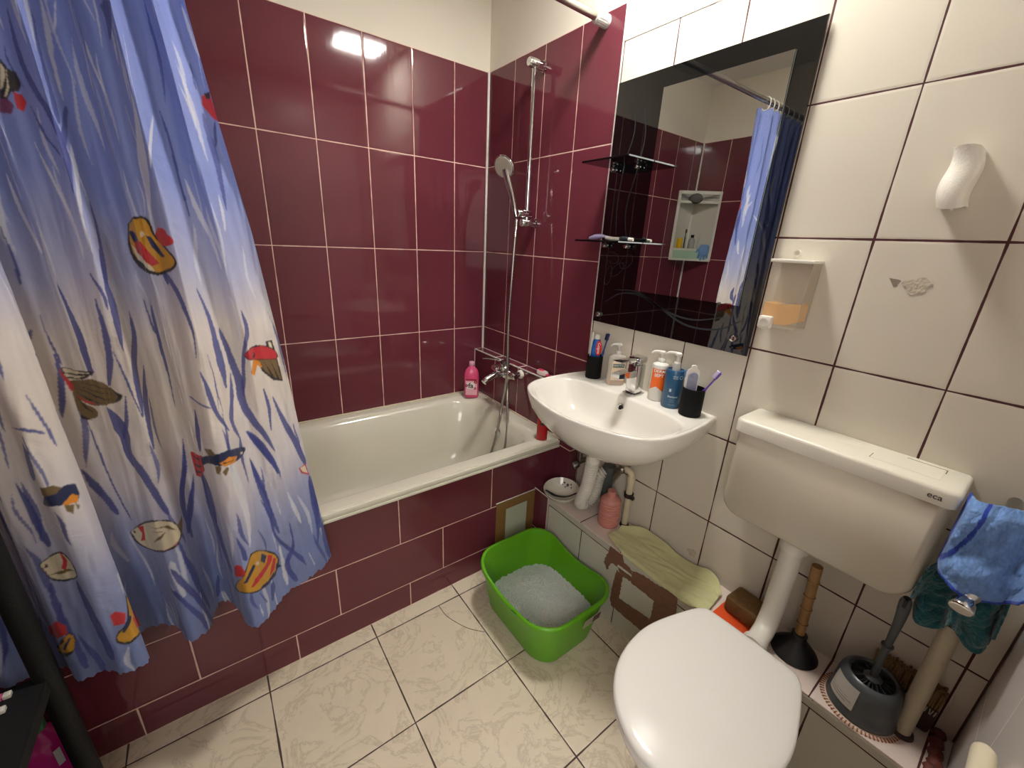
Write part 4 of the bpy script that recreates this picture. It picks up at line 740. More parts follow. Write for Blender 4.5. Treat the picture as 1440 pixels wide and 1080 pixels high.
botl('bottle_body',[(.90,0),(.97,.004),(1,.012),(1,.118),(.96,.135),(.82,.152),(.56,.166),(.34,.176),(.30,.182)],C,FA+math.pi/2,.040,.024,pink,fb)
G().lathe([(0,0),(.0125,0),(.0135,.002),(.0135,.018),(.012,.020),(0,.020)],(C[0],C[1],C[2]+.180),(0,0,1)).make('cap',mat('pale_pink_cap',(236,170,190),.3),fb)
def plate(name,w,h,fn,m,parent,dx=0,dz=0,r=.003,eps=.0):
    P=rrect(dx,dz,w/2,h/2,r,3); v=[fn(a,b) for a,b in P]; return fin(name,v,[tuple(range(len(P)))],m,parent,smooth=False)
f1=flat(C,FA,.0246,C[2]); f2=flat(C,FA,.0250,C[2]); f3=flat(C,FA,.0253,C[2])
plate('label',.062,.088,f1,mat('label_pink',(238,178,190),.4,noise=.05,nscale=80),fb,0,.062)
plate('label_panel',.042,.036,f2,mat('label_white',(238,228,222),.4),fb,-.002,.071)
plate('label_band',.060,.009,f2,mat('label_crimson',(170,30,62),.4),fb,0,.1035)
text('fa',.040,f3 if False else (lambda x,y:f3(x-.003,y+.071)),'lettering',mat('ink_navy',(28,34,66),.5),fb,bold=.0008)
for dx,dz,r in ((.022,.092,.009),(.020,.056,.007),(-.026,.072,.008)):
    v=[f3(dx+r*math.cos(a),dz+r*math.sin(a)) for a in [2*math.pi*k/18 for k in range(18)]]; fin('printed_fruit',v,[tuple(range(18))],mat('fruit_red',(150,30,50),.4),fb,smooth=False)
    v=[f3(dx+r*.45*math.cos(a),dz+r*.45*math.sin(a)) for a in [2*math.pi*k/12 for k in range(12)]]; v=[Vector(q)+Vector((math.cos(FA),math.sin(FA),0))*.0003 for q in v]; fin('printed_fruit',v,[tuple(range(12))],mat('fruit_light',(214,130,130),.4),fb,smooth=False)
C=(-.126,-.692,.549)
rb=thing('shampoo_bottle','slim red bottle on the bath rim, half behind the washbasin','bottle',C)
red=mat('red_plastic',(176,26,34),.25)
botl('bottle_body',[(.92,0),(1,.004),(1,.112),(.97,.125),(.8,.134),(.45,.14)],C,math.radians(230)+math.pi/2,.024,.018,red,rb)
G().lathe([(0,0),(.011,0),(.011,.02),(0,.02)],(C[0],C[1],C[2]+.138),(0,0,1)).make('cap',red,rb)
f1=flat(C,math.radians(228),.0188,C[2]); plate('label',.020,.030,f1,mat('label_dark',(60,24,28),.4),rb,0,.086); f2=flat(C,math.radians(228),.0192,C[2]); plate('label_panel',.012,.010,f2,mat('label_cream',(226,206,160),.4),rb,0,.090)
s=thing('soap_holder','small white and pink soap holder on the narrow burgundy ledge','soap',(-.028,-.556,.7915))
g=G(); lo=[]
for sc_,z in ((.8,0),(1,.003),(1,.012),(.9,.018),(.6,.020)): lo.append([(-.028+.019*sc_*math.cos(a),-.556+.036*sc_*math.sin(a),.7916+z) for a in [2*math.pi*k/32 for k in range(32)]])
g.loft(lo); g.make('soap_body',mat('soap_white',(236,222,214),.4),s)
G().ball((-.028,-.545,.8116),(.012,.019,.005),14).make('pink_emblem',mat('soap_pink',(226,66,112),.4),s)
G().ball((-.030,-.592,.7985),(.011,.009,.007),12).make('pink_tip',MATS['soap_pink'],s)
# ================================================================ MIRROR PANEL
mr=thing('mirror_panel','black glass panel with inset mirror above the washbasin','mirror',(-.01,-1.105,1.087))
G().mm((-.014,-1.400,1.087),(-.008,-.812,1.870)).make('black_panel',blackg,mr,smooth=False)
G().mm((-.020,-1.348,1.222),(-.0155,-.994,1.818)).make('mirror_glass',mirm,mr,smooth=False)
G().mm((-.0155,-1.3485,1.2215),(-.014,-.9935,1.8185)).make('mirror_backing',mat('mirror_edge',(150,160,158),.3),mr,smooth=False)
for y,z in ((-.840,1.117),(-1.355,1.130),(-.840,1.84),(-1.372,1.842)):
    if z>1.5: continue
    G().lathe([(0,0),(.009,0),(.0105,.002),(.0105,.007),(.008,.011),(.003,.0125),(0,.0125)],(-.0142,y,z),(-1,0,0),20).make('mounting_bolt',chrome,mr)
for zb in (1.12,1.80): G().mm((-.008,-1.39,zb),(-.0005,-.83,zb+.03)).make('wall_batten',mat('batten',(90,90,88),.6),mr,smooth=False)
etch=mat('etched_glass',(40,45,48),.35,noise=.1,nscale=60)
def ribbon(pts,w,x=-.0146,m=etch,parent=mr,name='etched_line'):
    P=cr([(0,a,b) for a,b in pts],8); v=[];f=[];n=len(P)
    for i,p in enumerate(P):
        t=(P[min(i+1,n-1)]-P[max(i-1,0)]).normalized(); q=Vector((0,-t.z,t.y)); k=math.sin(math.pi*(i/(n-1)))**.5*.9+.1
        v+=[(x,(p+q*w*k/2).y,(p+q*w*k/2).z),(x,(p-q*w*k/2).y,(p-q*w*k/2).z),(x+.0012,(p+q*w*k/2).y,(p+q*w*k/2).z),(x+.0012,(p-q*w*k/2).y,(p-q*w*k/2).z)]
    for i in range(n-1):
        a=4*i; b=a+4; f+=[(a,b,b+1,a+1),(a+2,a+3,b+3,b+2),(a,a+2,b+2,b),(a+1,b+1,b+3,a+3)]
    fin(name,v,f,m,parent,smooth=False)
ribbon([(-.86,1.165),(-.93,1.205),(-1.02,1.208),(-1.12,1.172),(-1.22,1.160),(-1.32,1.185)],.006)
ribbon([(-.90,1.215),(-1.00,1.218),(-1.10,1.178),(-1.20,1.140),(-1.30,1.145),(-1.37,1.185)],.006)
ribbon([(-.875,1.40),(-.865,1.50),(-.875,1.62),(-.90,1.72),(-.885,1.80)],.004)
ribbon([(-.93,1.36),(-.905,1.48),(-.93,1.60),(-.945,1.70),(-.925,1.79)],.004)
for (y,z,a,b,ph) in ((-.872,1.325,.030,.018,.3),(-.900,1.285,.034,.016,-.7),(-.862,1.262,.014,.034,.2),(-.935,1.315,.020,.030,.9)):
    P=[(y+a*math.cos(t)*math.cos(ph)-b*math.sin(t)*math.sin(ph),z+a*math.cos(t)*math.sin(ph)+b*math.sin(t)*math.cos(ph)) for t in [2*math.pi*k/14 for k in range(15)]]
    ribbon(P,.0018)
shg=mat('shelf_glass',(16,18,20),.04,ior=1.6,alpha=.93)
for z in (1.622,1.378):
    sh=G().mm((-.145,-.999,z-.003),(-.0215,-.805,z+.003),bev=.001).make('glass_shelf',shg,mr,smooth=False)
    for y in (-.845,-.943):
        G().lathe([(0,0),(.008,0),(.008,.018),(.006,.021),(0,.021)],(-.0215,y,z-.0115),(-1,0,0),16).lathe([(0,0),(.006,0),(.007,.005),(.005,.009),(0,.009)],(-.034,y,z-.0035),(0,0,-1),14).make('shelf_clamp',chrome,sh)
rz=thing('razor','white and lilac razor lying on the lower black glass shelf','razor',(-.085,-.885,1.382),'razors on the glass shelf')
g=G(); P=cr([(-.10,-.832,1.387),(-.095,-.855,1.392),(-.09,-.880,1.395),(-.085,-.905,1.392)],5); g.tube(P,[.003+.0055*math.sin(math.pi*min(1,i/15+.12)) for i in range(len(P))],12); g.make('grip',mat('lilac',(178,166,206),.35),rz)
P=cr([(-.087,-.895,1.391),(-.083,-.918,1.388),(-.078,-.945,1.3875)],5); G().tube(P,[.0062]*len(P),12).make('handle',plasw,rz)
rz=thing('razor','dark razor with pale tip lying on the lower black glass shelf','razor',(-.075,-.965,1.382),'razors on the glass shelf')
P=cr([(-.075,-.948,1.3875),(-.072,-.962,1.389),(-.07,-.978,1.3875)],5); G().tube(P,[.0065,.007,.0075,.008,.008,.0078,.0075,.007,.0065,.0062,.006],12).make('grip',mat('dark_slate',(46,54,58),.4),rz)
G().tube([(-.070,-.978,1.3875),(-.0675,-.995,1.3868)],[.006,.005],12).make('tip',plasw,rz)
# ================================================================ WASHBASIN
wb_=thing('washbasin','white ceramic washbasin fixed to the wall under the mirror','washbasin',(-.2,-1.08,.70))
half=[(-.001,.272),(-.02,.274),(-.06,.280),(-.11,.286),(-.163,.289),(-.235,.287),(-.288,.277),(-.34,.247),(-.378,.193),(-.406,.115),(-.419,.05),(-.423,0)]
out=[(x,-1.08+y) for x,y in half]+[(x,-1.08-y) for x,y in half[::-1][1:]]
cc=(-.20,-1.08); NB=160
O0=radial([(a[0],a[1]) for a in cr([(x,y,0) for x,y in out],4)],cc,NB)
def ring(P,z,sy=1,sx=1,inx=0): 
    o=[]
    for x,y in P:
        xx=x*sx if inx==0 else x
        o.append((min(x*sx,-.0012),-1.08+(y+1.08)*sy,z))
    return o
bowl=[(-.105,0),(-.107,.08),(-.112,.16),(-.122,.215),(-.150,.252),(-.20,.265),(-.26,.258),(-.315,.235),(-.355,.19),(-.385,.12),(-.398,.05),(-.401,0)]
bp_=[(x,-1.08+y) for x,y in bowl]+[(x,-1.08-y) for x,y in bowl[::-1][1:-1]]
bc=(-.24,-1.08)
def scl(P,c,s): return [(c[0]+(x-c[0])*s,c[1]+(y-c[1])*s) for x,y in P]
B0=radial([(a[0],a[1]) for a in cr([(x,y,0) for x,y in bp_],4,closed=True)],cc,NB)
deck=scl(O0,cc,.965)
lo=[[(min(x,-.0012),y,z) for x,y in P] for P,z in (
   (scl(O0,cc,.12),.700),([(x*.50-.05,-1.08+(y+1.08)*.35) for x,y in O0],.701),([(x*.70-.02,-1.08+(y+1.08)*.58) for x,y in O0],.722),([(x*.83-.005,-1.08+(y+1.08)*.76) for x,y in O0],.753),([(x*.92,-1.08+(y+1.08)*.88) for x,y in O0],.788),([(x*.97,-1.08+(y+1.08)*.955) for x,y in O0],.822),([(x*.99,-1.08+(y+1.08)*.985) for x,y in O0],.848),(O0,.868),(O0,.876),(scl(O0,cc,.995),.8795),(scl(O0,cc,.98),.8805),(deck,.8785))]
def mixp(P,Q,t): return [(a[0]*(1-t)+b[0]*t,a[1]*(1-t)+b[1]*t) for a,b in zip(P,Q)]
lo+= [[(min(x,-.0012),y,.8765) for x,y in mixp(deck,B0,.25)],[(x,y,.8755) for x,y in mixp(deck,B0,.85)],[(x,y,.874) for x,y in B0],[(x,y,.868) for x,y in scl(B0,bc,.975)],[(x,y,.845) for x,y in scl(B0,bc,.93)],[(x,y,.81) for x,y in scl(B0,bc,.85)],[(x,y,.775) for x,y in scl(B0,bc,.70)],[(x,y,.757) for x,y in scl(B0,bc,.50)],[(x,y,.750) for x,y in scl(B0,bc,.28)],[(x,y,.748) for x,y in scl(B0,bc,.1)]]
G().loft(lo).make('basin_body',ceramic,wb_,angle=60)
G().lathe([(.0,0),(.022,0),(.022,.002),(.018,.003),(.006,.001),(0,.001)],(-.24,-1.08,.7495)).make('drain_ring',chrome,wb_)
G().lathe([(.008,0),(.0125,0),(.0125,.003),(.010,.004),(.008,.002)],(-.1195,-1.08,.838),(-1,0,.42),24,cap=False).make('overflow_ring',chrome,wb_)
G().lathe([(0,0),(.0088,0),(.0088,.0012),(0,.0012)],(-.1195,-1.08,.838),(-1,0,.42),20).make('overflow_hole',MATS['dark_hole'],wb_)
# ---- basin tap
ft=thing('basin_tap','chrome square single lever tap standing on the washbasin','tap',(-.055,-1.075,.876))
G().mm((-.083,-1.101,.8765),(-.027,-1.049,.882),bev=.002).make('tap_base',chrome,ft)
G().mm((-.078,-1.096,.882),(-.032,-1.054,.985),bev=.005).make('tap_body',chrome,ft)
g=G(); g.loft([[(-.060,y,z) for y,z in ((-1.094,.968),(-1.056,.968),(-1.056,.943),(-1.094,.943))],[(-.115,y,z) for y,z in ((-1.093,.968),(-1.057,.968),(-1.057,.946),(-1.093,.946))],[(-.165,y,z) for y,z in ((-1.091,.965),(-1.059,.965),(-1.059,.951),(-1.091,.951))]]); g.make('spout',chrome,ft,smooth=False)
G().tube([(-.055,-1.075,.983),(-.055,-1.075,.992)],.018,20).mm((-.079,-1.097,.990),(-.031,-1.053,1.012),bev=.004).make('lever_head',chrome,ft)
G().mm((-.165,-1.092,1.004),(-.075,-1.058,1.0095),bev=.002).make('lever',chrome,ft)
# ---- toothbrush cups
def cup(c,r,h,label):
    t=thing('toothbrush_cup',label,'cup',c,'toothbrush cups on the washbasin')
    G().lathe([(0,0),(r-.001,0),(r,.0015),(r,h-.001),(r-.001,h),(r-.0025,h),(r-.0025,.004),(0,.004)],c,(0,0,1),40).make('cup_body',blk,t); return t
Z0=.877
c1=(-.045,-.873,Z0); c2=(-.053,-1.290,Z0)
cup(c1,.030,.088,'matte black cup with red and blue toothpaste, left end of the washbasin')
cup(c2,.033,.088,'matte black cup with a purple toothbrush, right end of the washbasin')
def brush(base,top,col,head,label,bend=0,bcol=(235,235,235),hn=None):
    b0=Vector(base);t0=Vector(top); t=thing('toothbrush',label,'toothbrush',base)
    P=cr([b0,b0.lerp(t0,.35),b0.lerp(t0,.7),t0],5); rs=[.0042 if i<len(P)*.55 else (.0026 if i<len(P)*.78 else .0045) for i in range(len(P))]
    G().tube(P,rs,10).make('handle',mat(*col),t)
    d=(t0-b0).normalized(); n=(hn or Vector((-1,0,0))); n=(n-d*n.dot(d)).normalized(); s=d.cross(n)
    R=Matrix((s,d,n)).transposed(); cen=t0-d*.010
    bh_=G().box(cen,(.0105,.026,.004),R,bev=.0015).make('brush_head',mat(*col),t)
    g=G()
    for i in range(3):
        for j in range(6): g.box(cen+s*((i-1)*.0032)+d*((j-2.5)*.0040)+n*.0065,(.0024,.003,.0095),R)
    g.make('bristles',mat('bristle_%d_%d_%d'%bcol,bcol,.7),bh_,smooth=False); t['group']='toothbrushes'; return t
# contents of the left cup
t=thing('toothpaste_tube','toothpaste tube with red and blue print and white cap in the left black cup','toothpaste',(c1[0],c1[1],Z0+.006))
def tube_body(c,w,h,rot,z0,z1,m,name,parent,cap=.006):
    lo=[]
    for k,(sw,st,z) in enumerate(((1,.12,0),(1,.5,.3),(.95,.85,.7),(.8,1,.93),(.55,.9,1))):
        l=[]
        for q in range(24):
            a=2*math.pi*q/24; x=w*sw*math.cos(a); y=h*st*math.sin(a); l.append((c[0]+x*math.cos(rot)-y*math.sin(rot),c[1]+x*math.sin(rot)+y*math.cos(rot),z0+(z1-z0)*z))
        lo.append(l)
    return G().loft(lo).make(name,m,parent)
FT=math.radians(236)
tube_body((c1[0],c1[1]-.000),.0195,.012,FT+math.pi/2,Z0+.006,Z0+.152,mat('paste_blue',(32,96,180),.3),'tube_body',t)
G().lathe([(0,0),(.0105,0),(.0095,.018),(0,.018)],(c1[0],c1[1],Z0+.152)).make('cap',plasw,t)
f1=flat((c1[0],c1[1]),FT,.0134,Z0); P=[(.006+.0115*math.cos(a)*(1.0),.118+.030*math.sin(a)) for a in [2*math.pi*k/24 for k in range(24)]]
fin('red_panel',[f1(a,b) for a,b in P],[tuple(range(24))],mat('paste_red',(206,30,38),.35),t,smooth=False)
f2=flat((c1[0],c1[1]),FT,.0138,Z0); text('Colgate',.0135,lambda x,y:f2(.006+y,.118-x),'lettering',mat('ink_white',(240,238,232),.5),t,bold=.0002)
t=thing('white_tube','slim white tube at the back of the left black cup','tube',(c1[0]-.004,c1[1]+.020,Z0+.006))
tube_body((c1[0]-.004,c1[1]+.0195),.007,.0045,FT+math.pi/2,Z0+.006,Z0+.175,plasw,'tube_body',t)
brush((c1[0]+.012,c1[1]-.006,Z0+.008),(c1[0]+.015,c1[1]-.040,Z0+.176),('brush_blue',(36,70,140),.35),None,'dark blue toothbrush leaning right out of the left black cup',bcol=(30,40,80))
# contents of the right cup
brush((c2[0]+.002,c2[1]+.012,Z0+.008),(c2[0]+.012,c2[1]-.062,Z0+.150),('brush_purple',(104,74,170),.35),None,'purple toothbrush leaning right out of the right black cup',hn=Vector((-.3,.9,.3)),bcol=(214,206,238))
t=thing('razor_pack','white-edged clear plastic razor pack standing in the right black cup','pack',(c2[0],c2[1]+.008,Z0+.01))
f0=lambda d:(lambda x,y:flat((c2[0]-.006,c2[1]+.010),FT-.05,d,Z0)(x,y))
def rimpoly(w,h,r,z0): return [(a,b+z0) for a,b in rrect(0,h/2,w/2,h/2,r,6)]
def slab(poly,fa,fb_,name,m,parent):
    return G().loft([[fa(a,b) for a,b in poly],[fb_(a,b) for a,b in poly]]).make(name,m,parent)
slab([(a,b) for a,b in rimpoly(.040,.142,.018,.008)],f0(-.002),f0(.002),'pack_frame',plasw,t)
slab([(a,b) for a,b in rimpoly(.029,.120,.013,.016)],f0(.002),f0(.008),'blister',mat('blister',(150,152,176),.12,alpha=.92,bump=.6,bscale=60),t)
slab([(a,b) for a,b in rimpoly(.016,.012,.005,.146)],f0(-.003),f0(.004),'pack_tab',plasw,t)
brush((c2[0]-.002,c2[1]+.020,Z0+.008),(c2[0]+.010,c2[1]+.036,Z0+.132),('brush_cyan',(120,180,200),.35),None,'pale blue toothbrush at the left edge of the right black cup',bcol=(90,130,190))
# ---- pump bottles
def pump(c,z,m,parent,h=.045,dirv=(-.3,.95),L=.036,cl=.010):
    d=Vector((dirv[0],dirv[1],0)).normalized()
    G().lathe([(0,0),(cl,0),(cl,.010),(cl*.8,.014),(cl*.45,.016),(cl*.45,h*.72),(0,h*.72)],(c[0],c[1],z)).make('pump_collar',m,parent); pc_=COL.objects[-1]
    p=Vector((c[0],c[1],z+h*.82)); G().lathe([(0,0),(.0095,0),(.011,.004),(.010,.009),(.004,.011),(0,.011)],(c[0],c[1],z+h*.68)).tube(cr([p-d*.006,p+d*.012+Vector((0,0,.001)),p+d*(L*.75),p+d*L-Vector((0,0,.006))],5),[.0058,.0058,.0056,.0054,.0052,.005,.0048,.0046,.0044,.0042,.004,.0038,.0036,.0034,.0034,.0034],10).make('pump_spout',m,pc_)
c=(-.034,-.972,Z0); t=thing('soap_dispenser','clear hand soap bottle with green label left of the basin tap','soap bottle',c,'pump bottles on the washbasin')
clear=mat('clear_plastic',(226,220,208),.08,alpha=.42,spec=.7); amber=mat('amber_soap',(210,150,98),.2)
rot=math.radians(238)
botl('bottle_body',[(.94,0),(1,.004),(1,.100),(.93,.108),(.6,.113),(.34,.115)],c,rot+math.pi/2,.0345,.020,clear,t)
botl('liquid',[(.90,.003),(.94,.006),(.94,.016)],c,rot+math.pi/2,.0345,.020,amber,t)
pump(c,Z0+.113,mat('clear_pump',(225,222,214),.15,alpha=.75),t,.046,(-.6,.5),.03)
f1=flat(c,rot,.0206,Z0); f2=flat(c,rot,.0210,Z0)
plate('label',.050,.072,f1,mat('label_peach',(222,202,178),.4,noise=.04,nscale=70),t,0,.056)
plate('label_band',.044,.013,f2,mat('label_teal',(52,92,88),.4),t,0,.076); f3=flat(c,rot,.0214,Z0)
text('SANYTOL',.0098,lambda x,y:f3(x,y+.076),'lettering',mat('ink_white',(240,238,232),.5),t,bold=.0001)
for k in range(3):
    P=[(.004+.016*math.cos(a)*math.cos(.5-k)-.004*math.sin(a)*math.sin(.5-k),.040+.016*math.cos(a)*math.sin(.5-k)+.004*math.sin(a)*math.cos(.5-k)) for a in [2*math.pi*q/14 for q in range(14)]]
    fin('printed_leaf',[flat(c,rot,.0212+.0001*k,Z0)(a,b) for a,b in P],[tuple(range(14))],mat('leaf_print',(84,92,72),.5),t,smooth=False)
c=(-.032,-1.150,Z0); t=thing('lotion_bottle','white pump bottle with bright orange label right of the basin tap','lotion bottle',c,'pump bottles on the washbasin')
wp=mat('bottle_white',(220,216,208),.3)
G().lathe([(0,0),(.0255,0),(.027,.002),(.027,.118),(.0255,.124),(.015,.130),(.011,.132),(0,.132)],c,(0,0,1),40).make('bottle_body',wp,t)
pump(c,Z0+.131,plasw,t,.040,(-.5,.9),.034,.0115)
orm=mat('label_orange',(238,104,22),.4); A0=math.radians(222)
def tri(tt): return Z0+.040+ (abs(((tt*1.6+.35)%1)-.5))*-.030+.012
patch(c,.027,A0-1.15,A0+.62,0,Z0+.112,.0004,'label',orm,t,24,bot=lambda tt: Z0+.034+.018*(1-abs(tt-.45)/.55))
text('DERM\nSEPT',.0145,wrap(c,.027,A0-.18,Z0+.097,.0009),'lettering',mat('ink_white',(240,238,232),.5),t,bold=.0003)
c=(-.044,-1.214,Z0); t=thing('lotion_bottle','dark blue pump bottle beside the right black cup','lotion bottle',c,'pump bottles on the washbasin')
bl=mat('bottle_blue',(38,82,118),.3)
G().lathe([(0,0),(.0275,0),(.029,.002),(.029,.120),(.0275,.124),(.024,.125),(.0235,.122),(0,.122)],c,(0,0,1),40).make('bottle_body',bl,t)
G().lathe([(0,0),(.0125,0),(.0115,.024),(0,.024)],(c[0],c[1],Z0+.122)).make('clear_neck',mat('clear_neck',(214,212,206),.15,alpha=.8),t)
pump(c,Z0+.136,plasw,t,.048,(-.35,.95),.038,.0105)
iw=mat('ink_pale',(176,196,210),.5); A0=math.radians(222)
text('Shampoo',.0085,wrap(c,.029,A0-.05,Z0+.040,.0008),'lettering',iw,t,bold=.0003)
for k,(s_,z) in enumerate((('- - - - -',.030),('- - - -',.024),('- - - - - -',.013))): text(s_,.006,wrap(c,.029,A0-.05,Z0+z,.0008),'lettering',iw,t,bold=.0002)
patch(c,.029,A0-.52,A0-.30,Z0+.056,Z0+.066,.0008,'label_mark',iw,t,5)
v=[];n=26
for k in range(n):
    a=2*math.pi*k/n
    for r in (.0062,.0045): v.append(wrap(c,.029,A0,Z0+.105,.0008)(.016+r*math.cos(a),r*math.sin(a)))
fin('label_mark',v,[(2*k,2*k+1,(2*k+3)%(2*n),(2*k+2)%(2*n)) for k in range(n)],iw,t,smooth=False)
for k in range(3): patch(c,.029,A0-.32,A0+.18,Z0+.100+.004*k,Z0+.1015+.004*k,.0008,'label_mark',iw,t,6)
# ================================================================ UNDER THE BASIN
LZ=.3265
bt=thing('drain_hose','white corrugated drain hose looping under the washbasin','hose',(-.2,-1.06,.33))
whp=mat('hose_white',(206,202,190),.4,noise=.06,nscale=40)
G().tube([(-.205,-1.062,.712),(-.202,-1.058,.665),(-.198,-1.053,.638)],[.026,.026,.0235],22).make('drain_pipe',plasw,bt)
hp=cr([(-.197,-1.052,.640),(-.184,-1.036,.565),(-.168,-1.015,.50),(-.150,-.985,.435),(-.130,-.960,.383),(-.107,-.945,.358),(-.083,-.945,.353),(-.066,-.956,.372),(-.060,-.968,.410),(-.058,-.972,.450),(-.050,-.975,.490),(-.032,-.985,.51)],22)
sl_=np.r_[0,np.cumsum([(hp[i+1]-hp[i]).length for i in range(len(hp)-1)])]; ha=np.array([tuple(p) for p in hp]); tt_=np.arange(0,sl_[-1],.0016); hp=[Vector([np.interp(t,sl_,ha[:,k]) for k in range(3)]) for t in tt_]
G().tube(hp,[.0185+.0066*abs(math.sin(i*math.pi/7)) for i in range(len(hp))],20).make('corrugated_hose',whp,bt,angle=80)
gp=thing('waste_pipe','dark grey vertical waste pipe behind the corrugated hose','pipe',(-.026,-.972,LZ))
G().tube([(-.024,-.997,.3262),(-.024,-.997,.53)],.0205,20).lathe([(0,0),(.0245,0),(.0245,.035),(0,.035)],(-.024,-.997,.50)).make('pipe_body',mat('grey_pipe',(74,78,78),.45),gp)
vl=thing('stop_valve','dull chrome angle stop valve left under the washbasin','valve',(-.06,-.855,.47),'stop valves under the washbasin')
G().tube([(-.001,-.868,.500),(-.06,-.860,.495)],.011,14).lathe([(0,0),(.02,0),(.014,.008),(0,.008)],(-.001,-.868,.5),(-1,0,0)).tube([(-.052,-.862,.492),(-.052,-.862,.545)],.008,12).make('valve_body',chromed,vl)
G().lathe([(0,0),(.012,0),(.016,.006),(.017,.024),(.012,.028),(0,.028)],(-.056,-.860,.490),(-.75,.35,-.55),16).make('valve_knob',chromed,vl)
G().tube(cr([(-.052,-.862,.545),(-.055,-.880,.60),(-.07,-.95,.67),(-.08,-1.0,.745)],6),.006,10).make('supply_hose',steelh,vl)
# pink ridged bottle
pc=(-.078,-1.066,LZ); t=thing('ridged_bottle','dusty pink ridged plastic bottle under the washbasin','bottle',pc)
prof=[(0,0),(.036,0),(.039,.003)]
for k in range(9):
    z=.008+k*.0105; prof+=[(.0395,z),(.0412,z+.003),(.0410,z+.006),(.0375,z+.0085)]
prof+=[(.0395,.104),(.0385,.112),(.031,.122),(.021,.128),(.0165,.132),(.0165,.152),(.0,.152)]
G().lathe(prof,pc,(0,0,1),44).make('bottle_body',mat('dusty_pink',(202,134,124),.5,noise=.06,nscale=40),t)
# cream supply pipe with black clamp and old valve
cp=thing('supply_pipe','cream supply pipe with black clamp right of the pink bottle','pipe',(-.03,-1.108,LZ))
crm=mat('cream_pipe',(206,196,166),.4,noise=.06,nscale=30)
G().tube(cr([(-.029,-1.108,.3268),(-.031,-1.108,.45),(-.034,-1.110,.54),(-.036,-1.106,.562),(-.040,-1.092,.570),(-.044,-1.078,.568)],6),.0125,18).lathe([(0,0),(.0155,0),(.0155,.03),(0,.03)],(-.033,-1.1095,.52),(0,0,1)).make('pipe_body',crm,cp)
clk=G().lathe([(.0125,0),(.018,0),(.018,.016),(.0125,.016)],(-.031,-1.1085,.458),(0,0,1),cap=False).make('pipe_clamp',mat('clamp_black',(40,26,30),.5),cp)
G().box((-.038,-1.128,.466),(.012,.018,.014),bev=.002).make('clamp_screw',mat('clamp_black',(40,26,30),.5),clk)
G().lathe([(.0125,0),(.0185,0),(.0165,.008),(.0125,.008)],(-.029,-1.108,.3268),(0,0,1),cap=False).make('floor_collar',mat('clamp_black',(40,26,30),.5),cp)
v2=thing('stop_valve','old chrome stop valve above the pink ridged bottle','valve',(-.05,-1.07,.55),'stop valves under the washbasin')
G().tube([(-.001,-1.070,.572),(-.052,-1.074,.566)],.0105,12).tube([(-.05,-1.074,.566),(-.052,-1.076,.612),(-.07,-1.075,.70)],.006,10).ball((-.050,-1.074,.566),.017,14).make('valve_body',chromed,v2)
G().loft([[(-.062+a*.6,-1.070+a,.560+b) for a,b in rrect(0,0,.020,.010,.008,4)],[(-.074+a*.6,-1.062+a*.7,.520+b) for a,b in rrect(0,0,.014,.012,.008,4)]]).make('valve_handle',mat('scaled_chrome',(150,142,120),.4,metal=.7,noise=.2,nscale=90),v2)
# flowered bowl
bc_=(-.126,-.846,LZ+.0005); t=thing('bowl','white china bowl with small dark flowers at the tub end of the ledge','bowl',bc_)
g=G().lathe([(0,.004),(.030,.0),(.033,.004),(.048,.016),(.066,.036),(.077,.056),(.0755,.0575),(.064,.037),(.046,.018),(.028,.008),(0,.007)],bc_,(-.10,-.06,1),48,cap=False); g.make('bowl_body',mat('china',(222,216,198),.12,coat=.4),t)
fl=mat('flower_print',(58,40,66),.4)
def inb(a,h,eps=.0009):
    r=.028+(.0755-.028)*((h-.008)/.0495)**.66-eps; ax=Vector((-.10,-.06,1)).normalized(); u=(Vector((1,0,0))-ax*ax.x).normalized(); w=ax.cross(u)
    return Vector(bc_)+ax*h+(u*math.cos(a)+w*math.sin(a))*r
for a0,h0,s_ in ((.35,.036,.0052),(.62,.041,.0036),(.12,.043,.0030),(.5,.028,.0028),(.0,.034,.0028),(.75,.034,.0024)):
    v=[inb(a0+s_*18*math.cos(q)*(1+.35*math.cos(5*q)),h0+s_*math.sin(q)*(1+.35*math.cos(5*q)),.0018) for q in [2*math.pi*k/25 for k in range(25)]]
    fin('flower_print',v,[tuple(range(25))],fl,t,smooth=False)
kn=thing('dark_stick','thin dark stick lying in the china bowl','stick',(-.13,-.85,LZ+.03)); G().tube(cr([(-.184,-.808,.372),(-.150,-.835,.3480),(-.115,-.868,.3485),(-.085,-.896,.372)],5),[.003,.004,.0045,.005,.005,.0045,.004,.004,.0035,.0035,.003,.003,.003,.003,.003,.003],8).make('stick_body',mat('dark_stick',(22,22,26),.35),kn)
